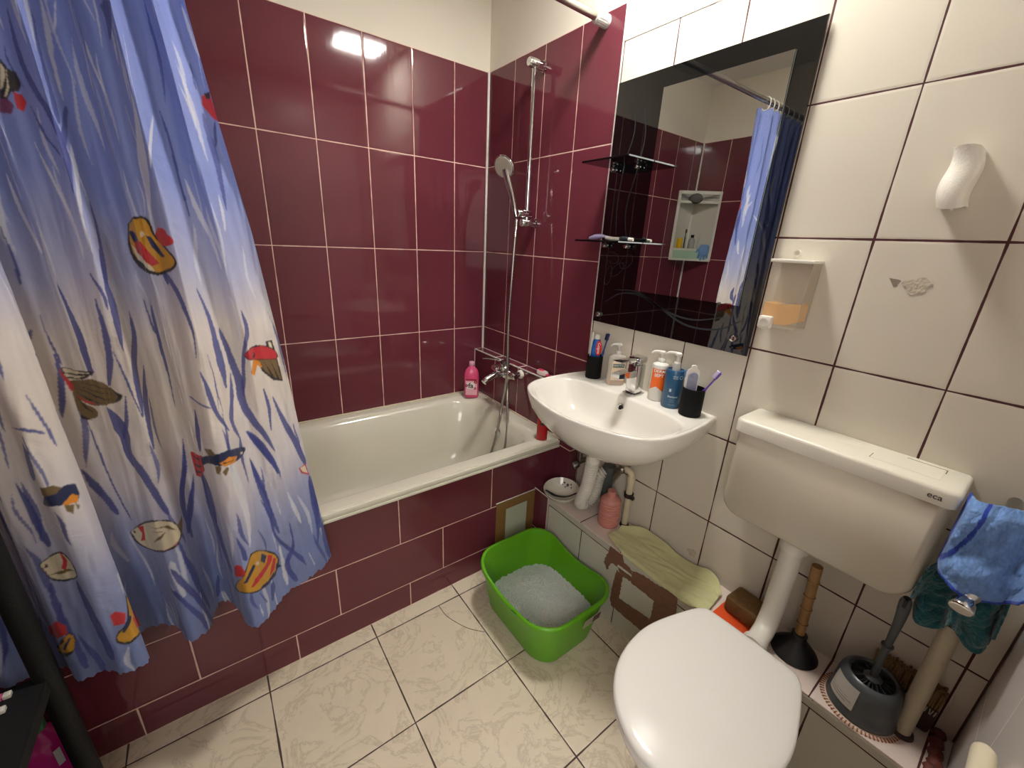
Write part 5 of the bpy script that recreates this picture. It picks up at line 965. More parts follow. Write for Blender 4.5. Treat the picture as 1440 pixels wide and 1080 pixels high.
# ================================================================ CLOTHS, SPONGE ON THE LEDGE
def cloth(name,P,m,parent=None,thick=.003,sub=1):
    o=grid_obj(name,P,m,parent); s=o.modifiers.new('s','SOLIDIFY'); s.thickness=thick; s.offset=0
    if sub: o.modifiers.new('b','SUBSURF').render_levels=sub; o.modifiers['b'].levels=sub
    return o
frontl=[(-.137,-1.118),(-.155,-1.16),(-.168,-1.22),(-.170,-1.30),(-.171,-1.38),(-.171,-1.45),(-.160,-1.50),(-.135,-1.520)]
backl=[(-.060,-1.118),(-.045,-1.145),(-.010,-1.20),(-.016,-1.27),(-.014,-1.34),(-.010,-1.42),(-.012,-1.475),(-.050,-1.512)]
def grid2(A,B,n,m):
    A=[(p.x,p.y) for p in cr([(a,b,0) for a,b in A],8)]; B=[(p.x,p.y) for p in cr([(a,b,0) for a,b in B],8)]
    ii=np.linspace(0,len(A)-1,n); A=np.array(A);B=np.array(B)
    A=np.stack([np.interp(ii,np.arange(len(A)),A[:,k]) for k in (0,1)],-1); B=np.stack([np.interp(ii,np.arange(len(B)),B[:,k]) for k in (0,1)],-1)
    t=np.linspace(0,1,m)[:,None,None]; return A[None]*(1-t)+B[None]*t
Q=grid2(frontl,backl,110,46); X,Y=Q[...,0],Q[...,1]
T=np.linspace(0,1,46)[:,None]+0*X
Zc=LZ+.0025+.0035*(vnoise(Y*22+40,X*30+40,31)+1)+.004*np.abs(vnoise(Y*9+X*25+60,X*12+40,32))+.016*np.clip((T-.74)/.26,0,1)**1.5*(1+.5*vnoise(Y*18+40,X*0+3,33))
Zc+=.005*np.abs(vnoise(Y*14+X*40+60,X*26-Y*5+60,34))**1.3; ridge=np.exp(-((T-.70-.12*np.sin((Y+1.1)*9))/.035)**2)*.007*np.clip((-Y-1.25)*9,0,1); Zc+=ridge
Zc-=np.clip((-.1635-X)/.006,0,1)*.006
Zc=np.maximum(Zc,LZ+.0022)-np.clip((-.1640-X)/.004,0,1)*.004
X=np.where(X>-.006,-.006,X)
cl_=cloth('cleaning_cloth',np.stack([X,Y,Zc],-1),mat('yellow_green_cloth',(204,202,150),.9,noise=.06,nscale=60,bump=.5,bscale=300,sheen=.3),None,.0026)
tag(cl_,'pale yellow green cloth spread along the low ledge left of the brown sponge','cloth')
def quadc(c00,c10,c11,c01,n,m):
    s,t=np.meshgrid(np.linspace(0,1,n),np.linspace(0,1,m)); c00,c10,c11,c01=[np.array(q,float) for q in (c00,c10,c11,c01)]
    return (c00*((1-s)*(1-t))[...,None]+c10*(s*(1-t))[...,None]+c11*(s*t)[...,None]+c01*((1-s)*t)[...,None])
P=quadc((-.150,-1.528,LZ),(-.150,-1.655,LZ),(-.045,-1.650,LZ),(-.030,-1.530,LZ),40,30); P[...,2]+=.0022+.0012*(vnoise(P[...,1]*40+70,P[...,0]*50+70,41)+1)
o=cloth('sponge_cloth',P,mat('orange_cloth',(232,84,26),.85,bump=.4,bscale=300),None,.0022); tag(o,'bright orange sponge cloth lying under the brown sponge','cloth')
sp_=mat('brown_sponge',(118,88,48),.85,noise=.35,nscale=70,bump=.8,bscale=120)
R=Matrix.Rotation(math.radians(-4),3,'Z'); g=G().box((-.062,-1.592,LZ+.0080+.0265),(.078,.098,.052),R,bev=.008,seg=3)
o=g.make('bath_sponge',sp_); tag(o,'thick brown block sponge on the orange cloth','sponge')
# ================================================================ LITTER TRAY
lt=thing('litter_tray','bright green plastic cat litter tray on the floor beside the bathtub','litter tray',(-.36,-1.02,.001))
RX0,RX1,RY0,RY1=-.548,-.186,-1.243,-.806
def trp(x0,x1,y0,y1,r,n=14):
    P=rrect((x0+x1)/2,(y0+y1)/2,(x1-x0)/2,(y1-y0)/2,r,n)
    o=[]; m=len(P)
    for i in range(m):
        a=Vector(P[i]);b=Vector(P[(i+1)%m]); k=max(1,int((b-a).length/.02))
        for j in range(k): q=a+(b-a)*j/k; o.append((q.x,q.y))
    return o
def trz(x,y):
    t=(y-RY0)/(RY1-RY0); return .186+.016*math.cos(2*math.pi*(t-.02))*(1 if abs(x-(RX0+RX1)/2)>.10 else 1)+ .010*(t)
base_=trp(RX0,RX1,RY0,RY1,.10)
def lp(ins,zf,flat_=None,bot=0):
    P=[]; cx_,cy_=(RX0+RX1)/2,(RY0+RY1)/2
    for x,y in base_:
        dx,dy=x-cx_,y-cy_; d=math.hypot(dx,dy); xx=cx_+dx*(1-ins/d); yy=cy_+dy*(1-ins/d)
        P.append((xx,yy,zf(x,y)))
    return P
def lpb(sx,sy,z,ox=0,oy=0):
    cx_,cy_=(RX0+RX1)/2+ox,(RY0+RY1)/2+oy; return [(cx_+(x-(RX0+RX1)/2)*sx,cy_+(y-(RY0+RY1)/2)*sy,z) for x,y in base_]
def mixl(A,B,t): return [tuple(a[k]*(1-t)+b[k]*t for k in range(3)) for a,b in zip(A,B)]
bot=lpb(.76,.86,.002,-.005,.006); bot2=lpb(.72,.83,.0015,-.005,.006); ro=lp(.004,lambda x,y:trz(x,y)-.004); rl=lp(.0,lambda x,y:trz(x,y)-.012)
binr=lpb(.745,.845,.005,-.005,.006)
lo=[bot2,mixl(bot,ro,.01),mixl(bot,ro,.06),mixl(bot,ro,.5),mixl(lp(.010,lambda x,y:trz(x,y)-.016),bot,.04),lp(.010,lambda x,y:trz(x,y)-.014),rl,lp(-.001,lambda x,y:trz(x,y)-.006),lp(.002,lambda x,y:trz(x,y)-.001),lp(.006,lambda x,y:trz(x,y)),lp(.012,lambda x,y:trz(x,y)-.002),lp(.015,lambda x,y:trz(x,y)-.010),mixl(binr,lp(.016,lambda x,y:trz(x,y)-.012),.5),mixl(binr,lp(.016,lambda x,y:trz(x,y)),.08),binr,lpb(.6,.7,.0045,-.005,.006)]
G().loft(lo).make('tray_body',grn,lt,angle=50)
# slot in the near rim and paper sticker on the front
pts=[( -.5475,-1.075+.0,trz(0,-1.075)-.004),(-.5455,-1.10,trz(0,-1.10)-.004),(-.541,-1.13,trz(0,-1.13)-.004),(-.535,-1.150,trz(0,-1.15)-.004)]
G().tube(cr([(x-.0,y,z) for x,y,z in pts],4),.0028,8).make('rim_catch',mat('green_dark',(52,110,20),.4),lt)
def frontp(x,h):  # point on the front wall of the tray
    t=h/.19; y=(-1.2125)*(1-t)+(-1.2435)*t; return y
sw=mat('sticker_paper',(176,168,150),.5,noise=.12,nscale=120); sd=mat('sticker_photo',(92,66,62),.5,noise=.5,nscale=160)
def ft_(x,z,e): return (x,frontp(x,z)-.0012-e,z)
for x0,x1,m_,nm in ((-.352,-.315,sw,'sticker_print'),(-.313,-.276,sd,'sticker_print')):
    fin(nm,[ft_(x0,.118,0),ft_(x1,.118,0),ft_(x1,.153,0),ft_(x0,.153,0)],[(0,1,2,3)],m_,lt,smooth=False)
fin('sticker',[ft_(-.3545,.115,-.0004),ft_(-.2735,.115,-.0004),ft_(-.2735,.156,-.0004),ft_(-.3545,.156,-.0004)],[(0,1,2,3)],mat('sticker_edge',(206,200,184),.5),lt,smooth=False)
# litter crystals : one heap
rnd=np.random.RandomState(3); nn=150
gx,gy=np.meshgrid(np.linspace(-1,1,nn),np.linspace(-1,1,nn)); 
# map the unit square onto the tray section
ang=np.arctan2(gy,gx); rr_=np.maximum(np.abs(gx),np.abs(gy))
sec=lpb(.835,.895,.075,-.003,.004); cxm=np.mean([p[0] for p in sec]); cym=np.mean([p[1] for p in sec])
secr=radial([(p[0],p[1]) for p in sec],(cxm,cym),360); sr=np.array([math.hypot(a-cxm,b-cym) for a,b in secr])
idx=(ang/(2*np.pi)*360)%360; R0=np.interp(idx,np.arange(361),np.r_[sr,sr[0]])
PX=cxm+rr_*R0*np.cos(ang)*.985; PY=cym+rr_*R0*np.sin(ang)*.985
H=.066+.030*np.exp(-(((PX+.36)/.13)**2+((PY+1.06)/.16)**2))-.030*np.clip((PY+.93)/.10,0,1)-.012*np.clip((-.42-PX)/.07,0,1)*np.clip((PY+1.05)*8,0,1)
H+=.0035*vnoise(PX*160+400,PY*160+400,51)+.0030*vnoise(PX*330+900,PY*330+900,52)+.0012*rnd.rand(nn,nn)
crys=mat('silica_crystals',(238,238,234),.25,trans=.0,sss=.25,bump=.7,bscale=260)
verts=np.stack([PX,PY,H],-1).reshape(-1,3).tolist(); faces=grid_faces(nn,nn).tolist()
g=G(); g.add(verts,faces)
oct_=[(1,0,0),(-1,0,0),(0,1,0),(0,-1,0),(0,0,1),(0,0,-1)]; of=[(0,2,4),(2,1,4),(1,3,4),(3,0,4),(2,0,5),(1,2,5),(3,1,5),(0,3,5)]
for k in range(5200):
    i,j=rnd.randint(2,nn-2),rnd.randint(2,nn-2); r=.0014+.0022*rnd.rand(); a,b=rnd.rand(2)*6
    p=(PX[i,j],PY[i,j],H[i,j]+r*.4); vs=[]
    for q in oct_:
        x,y,z=q[0]*(.7+.6*rnd.rand()),q[1]*(.7+.6*rnd.rand()),q[2]*(.7+.6*rnd.rand())
        x,y=x*math.cos(a)-y*math.sin(a),x*math.sin(a)+y*math.cos(a); y,z=y*math.cos(b)-z*math.sin(b),y*math.sin(b)+z*math.cos(b)
        vs.append((p[0]+x*r,p[1]+y*r,p[2]+z*r))
    g.add(vs,of)
o=g.make('cat_litter',crys,smooth=False); tag(o,'heap of white crystal cat litter inside the green tray','litter',kind='stuff')
# ================================================================ TOILET
tl=thing('toilet','white toilet with its lid closed in front of the low boxing','toilet',(-.42,-1.662,.0))
hl=[(-.232,0),(-.233,.06),(-.236,.108),(-.246,.120),(-.268,.1335),(-.33,.153),(-.40,.170),(-.455,.1745),(-.515,.168),(-.565,.153),(-.605,.131),(-.638,.102),(-.662,.066),(-.677,.03),(-.681,0)]
lid=[(x,-1.662+y) for x,y in hl]+[(x,-1.662-y) for x,y in hl[::-1][1:-1]]
tc_=(-.44,-1.662); LD=radial([(p[0],p[1]) for p in cr([(a,b,0) for a,b in lid],3,closed=True)],tc_,144)
def zl(P,z): return [(x,y,z) for x,y in P]
G().loft([zl(scl(LD,tc_,.94),.4165),zl(scl(LD,tc_,.985),.4165),zl(LD,.4185),zl(LD,.424),zl(scl(LD,tc_,.992),.4300),zl(scl(LD,tc_,.970),.4330),zl(scl(LD,tc_,.90),.4350),zl(scl(LD,tc_,.5),.4368),zl(scl(LD,tc_,.08),.4372)]).make('toilet_lid',seatm,tl,angle=60)
G().loft([zl(scl(LD,tc_,.60),.399),zl(scl(LD,tc_,.97),.3985),zl(scl(LD,tc_,.992),.401),zl(scl(LD,tc_,.990),.411),zl(scl(LD,tc_,.975),.4150),zl(scl(LD,tc_,.62),.4150)]).make('toilet_seat',seatm,tl,angle=60)
def bw(sx,sy,z,ox=0): return [(tc_[0]+(x-tc_[0])*sx+ox,-1.662+(y+1.662)*sy,z) for x,y in LD]
bl_=[bw(.58,.62,.0,.03),bw(.60,.64,.004,.03),bw(.585,.60,.06,.03),bw(.60,.58,.14,.028),bw(.68,.66,.22,.022),bw(.80,.80,.29,.012),bw(.90,.92,.345,.004),bw(.945,.965,.375),bw(.955,.975,.392),bw(.94,.96,.398),bw(.5,.5,.398)]
G().loft(bl_).make('toilet_bowl',ceramic,tl,angle=60)
G().mm((-.262,-1.755,.34),(-.200,-1.569,.396),bev=.012).make('bowl_neck',ceramic,tl)
for y in (-1.735,-1.590): G().tube([(-.246,y-.02,.411),(-.246,y+.02,.411)],.0075,12).make('hinge',plasw,tl)
fp=thing('flush_pipe','white plastic flush pipe between cistern and toilet','pipe',(-.085,-1.655,.35))
G().tube(cr([(-.082,-1.657,.672),(-.083,-1.657,.60),(-.085,-1.657,.50),(-.090,-1.657,.43),(-.108,-1.658,.385),(-.145,-1.660,.368),(-.198,-1.662,.366)],7),.0255,24).lathe([(0,0),(.032,0),(.033,.012),(.031,.03),(0,.03)],(-.0825,-1.657,.636)).make('pipe_body',plasw,fp)
G().lathe([(0.02,0),(.031,0),(.031,.022),(.02,.022)],(-.170,-1.661,.367),(-1,0,0),cap=False).make('rubber_seal',plasw,fp)
# ---- cistern
ci=thing('cistern','low white plastic toilet cistern mounted on the wall','cistern',(-.065,-1.672,.665))
def cb_(x,y0,y1,zt,zb,r):
    P=[]; 
    for a0,cxx,czz in ((0,y1-.006,zt-.006),(90,y0+.006,zt-.006)):
        for k in range(5): a=math.radians(a0+90*k/4); P.append((x,cxx+.006*math.cos(a),czz+.006*math.sin(a)))
    for a0,cxx,czz in ((180,y0+r,zb+r),(270,y1-r,zb+r)):
        for k in range(9): a=math.radians(a0+90*k/8); P.append((x,cxx+r*math.cos(a),czz+r*math.sin(a)))
    return P
yc=-1.674
lo=[cb_(-.0012,yc-.207,yc+.207,.918,.700,.055),cb_(-.02,yc-.209,yc+.209,.918,.682,.055),cb_(-.06,yc-.209,yc+.209,.918,.668,.055),cb_(-.105,yc-.206,yc+.206,.918,.664,.05),cb_(-.120,yc-.202,yc+.202,.917,.668,.05),cb_(-.127,yc-.194,yc+.194,.914,.676,.045)]
G().loft(lo).make('tank',tankm,ci,angle=60)
g=G(); cap=[]
for ins,z in ((.004,.9125),(.0,.914),(.0,.9415),(.0025,.947),(.007,.9495)):
    P=[]
    for qx,qy,a0 in ((1,1,0),(-1,1,90),(-1,-1,180),(1,-1,270)):
        r=.004 if qx>0 else .022
        for k in range(7):
            a=math.radians(a0+90*k/6); P.append((-.0665+qx*(.0655-r)+r*math.cos(a)-(ins if qx<0 else 0)*-1*0,yc+qy*(.2145-ins-r)+r*math.sin(a),z))
    cx0=-.0665; P=[(cx0+(x-cx0)*(1-ins/.07),y,z) if x<cx0 else (x,y,z) for x,y,z in P]
    cap.append(P)
g.loft(cap).make('cistern_lid',mat('cistern_lid',(226,221,205),.3,bump=.08,bscale=300,noise=.02,nscale=200),ci,angle=40)
gl=mat('gap_line',(96,88,74),.7)
G().mm((-.0905,-1.848,.9488),(-.0185,-1.735,.9500),bev=.0004).make('flush_button',MATS['cistern_lid'],ci,smooth=False)
g=G().mm((-.0205,-1.850,.9494),(-.0190,-1.785,.9503)).mm((-.0410,-1.8505,.9494),(-.0190,-1.8490,.9503)).mm((-.090,-1.735,.9494),(-.060,-1.7338,.9502)); g.make('button_gap',gl,ci,smooth=False)
text('eca',.017,lambda x,y:(-.1328,-1.853-x,.9305+y),'logo',mat('ink_dark',(72,66,58),.5),ci,bold=.0002)
# ================================================================ RIGHT CORNER OF THE LEDGE
pl=thing('plunger','wooden handled plunger with black rubber cup on the ledge','plunger',(-.048,-1.723,LZ))
G().lathe([(0,.012),(.038,.010),(.052,.0015),(.0555,.0008),(.0565,.003),(.053,.009),(.042,.022),(.029,.036),(.021,.046),(.0185,.050),(.0185,.066),(.016,.068),(0,.068)],(-.062,-1.725,LZ),(0,0,1),44).make('rubber_cup',mat('rubber',(30,30,32),.45),pl)
hb=Vector((-.062,-1.725,LZ+.05)); ht=Vector((-.066,-1.712,.614)); d=(ht-hb); rs=[];pt=[]
nd=[.22,.43,.60,.80]
for i in range(61):
    t=i/60; pt.append(hb+d*t); r=.0112+.0012*t
    for k in nd: r+=.0022*math.exp(-((t-k)/.010)**2)
    rs.append(r)
hnd=G().tube(pt,rs,16).make('handle',mat('bamboo',(150,112,64),.5,noise=.3,nscale=40),pl)
for k in nd: 
    p=hb+d*(k+.012); G().lathe([(.0118,-.0008),(.0131,0),(.0118,.0008)],p,d,16,cap=False).make('node_ring',mat('bamboo_dark',(78,50,28),.6),hnd)
# toilet brush
bh=thing('toilet_brush','dark grey toilet brush in its round holder with a white label','toilet brush',(-.085,-1.882,LZ))
dg=mat('grey_plastic',(74,78,80),.3)
hc_=(-.084,-1.880,LZ+.003)
G().lathe([(0,0),(.066,0),(.069,.002),(.069,.012),(.0655,.018),(.064,.04),(.062,.070),(.059,.088),(.053,.098),(.0465,.101),(.0425,.097),(.0425,.04),(0,.035)],hc_,(0,0,1),56).make('holder',dg,bh)
dk=mat('bristle_black',(52,54,56),.45)
G().lathe([(0,0),(.017,0),(.018,.008),(.012,.013),(0,.014)],(hc_[0],hc_[1],hc_[2]+.088),(0,0,1)).make('brush_hub',dg,bh)
g=G()
for k in range(22):
    a=2*math.pi*k/22; ca,sa=math.cos(a),math.sin(a); R=Matrix.Rotation(a,3,'Z')
    g.box((hc_[0]+.028*ca,hc_[1]+.028*sa,hc_[2]+.078+.004*(k%3)),(.025,.0022,.018),R@Matrix.Rotation(.25,3,'Y'))
g.make('brush_bristles',dk,bh,smooth=False)
b0=Vector((hc_[0],hc_[1],hc_[2]+.095)); 
P=cr([b0,(-.088,-1.879,.49),(-.096,-1.880,.56),(-.105,-1.880,.62),(-.110,-1.878,.66),(-.112,-1.877,.682)],7)
g=G(); g.tube(P,[.0075 if i<12 else (.0068+.0040*min(1,(i-12)/14)) if i<30 else .0108-.004*((i-30)/5)**2 for i in range(len(P))],14); g.lathe([(.006,0),(.0115,0),(.0115,.004),(.006,.004)],P[11],(P[12]-P[11]),16,cap=False); g.make('handle',dg,bh)
q=P[-5]; G().box(q+Vector((-.006,0,0)),(.012,.0075,.022),bev=.003).make('hang_hole',mat('hole_dark',(24,24,24),.6),bh)
la=math.radians(150); sl=lambda z:.0655+( .0)  # label hugs the holder's side
v=[];n=14
for i in range(n+1):
    a=math.radians(116)+math.radians(58)*i/n
    for h,r in ((.026,.0652),(.060,.0632),(.086,.0600)): v.append((hc_[0]+(r+.0010)*math.cos(a),hc_[1]+(r+.0010)*math.sin(a),hc_[2]+h))
fin('label',v,[(3*i+j,3*i+3+j,3*i+4+j,3*i+1+j) for i in range(n) for j in (0,1)],mat('label_grey',(196,192,182),.5,noise=.08,nscale=90),bh)
g=G()
for k,h in enumerate((.038,.044,.050,.056,.062,.068,.074)):
    r=.0650-.0009*k; v=[]
    a0,a1=math.radians(121),math.radians(169 if k%2 else 160)
    for i in range(9):
        a=a0+(a1-a0)*i/8
        for dz in (-.0008,.0008): v.append((hc_[0]+(r+.0016)*math.cos(a),hc_[1]+(r+.0016)*math.sin(a),hc_[2]+h+dz))
    g.add(v,[(2*i,2*i+2,2*i+3,2*i+1) for i in range(8)])
g.make('printed_lines',mat('ink_grey',(120,116,108),.6),bh,smooth=False)
# round mat with stitched brown edge
o=thing('round_mat','cream round mat with brown stitched edge under the toilet brush','mat',(-.084,-1.880,LZ))
G().lathe([(0,0),(.0775,0),(.078,.001),(.077,.0022),(0,.0022)],(-.084,-1.880,LZ),(0,0,1),64).make('mat_body',mat('mat_cream',(218,200,180),.8),o)
g=G()
for k in range(64):
    a=2*math.pi*k/64; g.box((-.084+.0765*math.cos(a),-1.880+.0765*math.sin(a),LZ+.0018),(.009,.0028,.0022),Matrix.Rotation(a,3,'Z'))
g.make('stitching',mat('stitch_brown',(150,86,52),.8),o,smooth=False)
# scrubbing brush against the wall
sbr=thing('scrubbing_brush','worn brown scrubbing brush behind the toilet brush','brush',(-.03,-1.93,LZ))
G().mm((-.034,-1.993,.327),(-.004,-1.865,.402),bev=.006).make('brush_block',mat('dark_wood',(66,48,40),.7,noise=.3,nscale=50),sbr)
g=G(); rnd=random.Random(4)
for i in range(26):
    for j in range(6):
        y=-1.990+i*.0048; x=-.031+j*.005; h=.040+rnd.uniform(-.004,.003)
        g.tube([(x,y,.402),(x+rnd.uniform(-.003,.003),y+rnd.uniform(-.003,.003),.410+h)],[.0022,.0030],5)
g.make('brush_bristles',mat('bristle_brown',(128,100,62),.85,noise=.3,nscale=200),sbr)
g=G()
for i in range(24):
    y=-1.990+i*.0052; g.tube([(-.0355,y,.400),(-.0365,y+rnd.uniform(-.003,.003),.386)],.0012,4)
g.make('white_fibres',mat('fibre_white',(190,180,165),.8),sbr)
# pipe, angle valve and cloths
wp_=thing('water_pipe','thick cream water pipe rising from the ledge to a chrome valve','pipe',(-.075,-1.955,LZ))
G().tube([(-.074,-1.955,LZ+.001),(-.076,-1.951,.66)],.0165,22).make('pipe_body',mat('old_pipe',(186,176,150),.55,noise=.12,nscale=50,bump=.2,bscale=100),wp_)
G().lathe([(.016,0),(.024,0),(.022,.006),(.017,.009)],(-.074,-1.955,LZ+.0005),(0,0,1),24,cap=False).lathe([(0,0),(.0185,0),(.0185,.012),(0,.012)],(-.0765,-1.9505,.655)).make('pipe_collar',mat('collar_dark',(58,44,40),.6),wp_)
G().tube([(-.077,-1.950,.665),(-.080,-1.948,.90)],.011,16).tube([(-.079,-1.95,.935),(-.079,-1.95,.90)],.013,12).tube([(-.001,-1.950,.925),(-.10,-1.950,.925)],.010,12).tube([(-.079,-1.949,.778),(-.125,-1.949,.776)],.012,16).make('valve_body',chromed,wp_); vb_=COL.objects[-1]
ax=Vector((-.80,.10,-.58)).normalized(); vc=Vector((-.135,-1.949,.774))
g=G().lathe([(0,-.012),(.012,-.010),(.0155,0),(.0155,.012),(.0135,.016),(.0135,.022),(.0175,.028),(.0185,.040),(.0165,.042),(0,.042)],vc,ax,22).ball(vc+Vector((.006,0,.010)),(.013,.017,.012),14); vk_=g.make('valve_knob',chrome,vb_)
G().lathe([(0,0),(.0165,0),(.0160,.0018),(0,.0022)],vc+ax*.042,ax,24).make('knob_face',mat('knob_face',(214,206,190),.5,noise=.15,nscale=120),vb_)
def hang(name,top,bot,xf,nu,nv,m,label,cat,thick,sub=1):
    T=cr([(0,a,b) for a,b in top],8); B=cr([(0,a,b) for a,b in bot],8)
    def rs(L): 
        L=np.array([(p.y,p.z) for p in L]); s=np.r_[0,np.cumsum(np.hypot(*np.diff(L,axis=0).T))]; s/=s[-1]; t=np.linspace(0,1,nu); return np.stack([np.interp(t,s,L[:,k]) for k in (0,1)],-1)
    A,Bb=rs(T),rs(B); t=np.linspace(0,1,nv)[:,None,None]; Q=A[None]*(1-t)+Bb[None]*t; S,TT=np.meshgrid(np.linspace(0,1,nu),np.linspace(0,1,nv))
    P=np.stack([xf(S,TT,Q[...,0],Q[...,1]),Q[...,0],Q[...,1]],-1); return P
# teal cloth
P=hang('t',[(-1.884,.770),(-1.900,.800),(-1.930,.812),(-1.960,.812),(-1.995,.800)],[(-1.881,.700),(-1.890,.655),(-1.903,.634),(-1.925,.634),(-1.938,.643),(-1.943,.676),(-1.950,.672),(-1.957,.650),(-1.972,.633),(-1.986,.630),(-1.997,.640),(-2.000,.690)],
  lambda S,T,Y,Z:-.103-.012*np.sin(S*11+1.0+T*1.2)-.010*np.sin(S*23+2)*T-.010*vnoise(S*8,T*6,61)-.006*vnoise(S*18+T*6,T*12,62)-.002*vnoise(S*50,T*40,66),110,70,None,'','',.003)
o=cloth('cleaning_cloth',P,mat('teal_cloth',(28,98,104),.95,noise=.12,nscale=60,bump=.9,bscale=260,sheen=.4),None,.004); tag(o,'crumpled teal cloth hanging below the blue towel by the pipe','cloth')
# blue towel
P=hang('b',[(-1.893,.946),(-1.915,.949),(-1.95,.951),(-2.005,.957)],[(-1.892,.806),(-1.900,.790),(-1.915,.779),(-1.945,.766),(-1.970,.768),(-1.985,.776),(-2.00,.80),(-2.008,.82)],
  lambda S,T,Y,Z:-.122-.028*T-.010*np.sin(S*6+.6)-.008*np.sin(S*11+4*T)*T-.010*vnoise(S*5+T*2,T*4,63)-.004*vnoise(S*14,T*9+S*6,64)-.0012*vnoise(S*90,T*70,65)+.03*np.clip(.10-T,0,.1)*10*.4,110,80,None,'','',.003)
# left side folds round
NU=110; S=np.linspace(0,1,NU)[None,:]
P[...,0]+=(.030*np.clip(1-S*7,0,1)**2)
o=cloth('microfibre_towel',P,clothmat('towel_print',.95,0,500,.9),None,.0045); tag(o,'bright blue microfibre towel with darker hem hanging beside the cistern','towel')
nr,nc=P.shape[:2]; SS,TT=np.meshgrid(np.linspace(0,1,nc),np.linspace(0,1,nr)); colr=np.ones((nr,nc,3))*np.array(s2l((112,150,206)))
colr*=(1+.16*vnoise(SS*60,TT*40,71)+.14*vnoise(SS*14,TT*11,72))[...,None]
edge=(SS<.045)|(TT>.97)|((np.abs(SS-.25+.24*TT**2)<.024)&(TT<.92)); colr[edge]=s2l((40,66,164))
vcol(o,colr)
# ================================================================ WALL FITTINGS
fr_=thing('air_freshener','small white wall air freshener with a gold button','air freshener',(-.03,-1.702,1.515))
lo=[]
for t in [i/14 for i in range(15)]:
    z=1.466+.100*t; yb=-1.709+.007*t+.004*math.sin(t*6.0); w=.0215+.003*math.sin(math.pi*t)*0-.0015*math.cos(t*6.3); dep=.052+.006*math.sin(t*5.2+.6)
    l=[(-.0012,yb-w,z),(-.0012,yb+w,z)]
    for k in range(13):
        a=math.pi*k/12; l.append((-.0012-dep*(.55+.45*math.sin(a)**.7),yb+w*math.cos(a),z-.006*math.sin(a)*(1-t)+.005*math.sin(a)*t))
    lo.append(l)
g=G().loft(lo,cap1=False); g.make('cover',mat('freshener_white',(232,228,216),.4,bump=.25,bscale=260,sss=.1),fr_,angle=60)
top=lo[-1]; ctr=Vector((0,0,0))
for p in top: ctr+=Vector(p)
ctr/=len(top); v=[tuple(Vector(p)*.93+ctr*.07-Vector((0,0,.004))) for p in top]; v=[(min(a,-.0013),b,c) for a,b,c in v]
fin('inner_top',v,[tuple(range(len(v)))],mat('freshener_inner',(205,203,194),.5),fr_,smooth=False)
G().lathe([(0,0),(.0085,0),(.0085,.0016),(.0065,.0026),(0,.0028)],(-.0535,-1.705,1.489),(-1,0,.10),24,sc=(1.0,1.0)).make('gold_button',mat('old_gold',(132,112,74),.5,metal=.3,bump=.4,bscale=300),fr_)
G().tube([(-.030,-1.7095,1.467),(-.030,-1.7095,1.459)],[.004,.003],10).make('nozzle',plasw,fr_)
sd_=thing('wall_soap_dispenser','clear wall dispenser half full of orange liquid soap','soap dispenser',(-.035,-1.472,1.185))
cl2=mat('dispenser_clear',(226,216,198),.14,alpha=.22,spec=.6); y0,y1=-1.516,-1.427
def shell(name,x0,x1,ya,yb,za,zb,m,th=0): return G().mm((x0,ya,za),(x1,yb,zb),bev=.003).make(name,m,sd_,angle=30)
g=G().mm((-.0595,y0,1.186),(-.0575,y1,1.345)).mm((-.0575,y0,1.186),(-.0012,y0+.002,1.345)).mm((-.0575,y1-.002,1.186),(-.0012,y1,1.345)).mm((-.0575,y0+.002,1.190),(-.0012,y1-.002,1.192)); g.make('tank',cl2,sd_,smooth=False)
G().mm((-.0030,y0,1.186),(-.0012,y1,1.345)).make('back_plate',mat('dispenser_back',(205,192,170),.4,alpha=.75),sd_,smooth=False)
P=[(y0+.0035,1.206),(y0+.025,1.196),(y1-.03,1.194),(y1-.0035,1.204),(y1-.0035,1.246),(y1-.035,1.243),(y0+.025,1.247),(y0+.0035,1.249)]
G().prism(P,-.0555,-.0040,'x').make('liquid_soap',mat('orange_soap',(240,172,24),.25),sd_,smooth=False)
G().mm((-.064,y0-.004,1.3455),(-.0012,y1+.004,1.3535),bev=.002).make('lid',plasw,sd_)
G().mm((-.078,-1.464,1.182),(-.060,-1.432,1.214),bev=.005,).make('push_button',plasw,sd_)
G().lathe([(.0,0),(.009,0),(.010,.0012),(.0,.0002)],(-.0778,-1.448,1.198),(-1,0,0),20).make('button_dimple',mat('dimple',(204,198,186),.4),sd_)
su=G().lathe([(.0055,0),(.0085,0),(.0085,.0022),(.0055,.0022)],(-.0003,-1.4545,1.369),(-1,0,0),28,cap=False).make('suction_ring',mat('ring_clear',(214,206,192),.3)); tag(su,'small clear plastic ring stuck above the clear soap dispenser','ring')
# rounded peg and block on the marble wall near the camera
pg=thing('wall_rail','rounded cream rail end fixed to the marble wall beside the toilet','rail',(-.41,YC,.69))
G().tube([(-.402,YC+.018,.692),(-.404,YC+.018,.692),(-.410,YC+.018,.692),(-.418,YC+.018,.692),(-.70,YC+.018,.700)],[.004,.009,.0125,.0135,.0135],20).tube([(-.44,YC+.0006,.692),(-.44,YC+.016,.692)],.009,12).make('rail_body',mat('peg_cream',(222,212,184),.35),pg)
pk=thing('wall_clip','small flat white clip on the marble wall left of the cream rail','clip',(-.345,YC,.6))
G().mm((-.372,YC+.0006,.545),(-.340,YC+.012,.592),bev=.003).make('clip_body',plasw,pk)
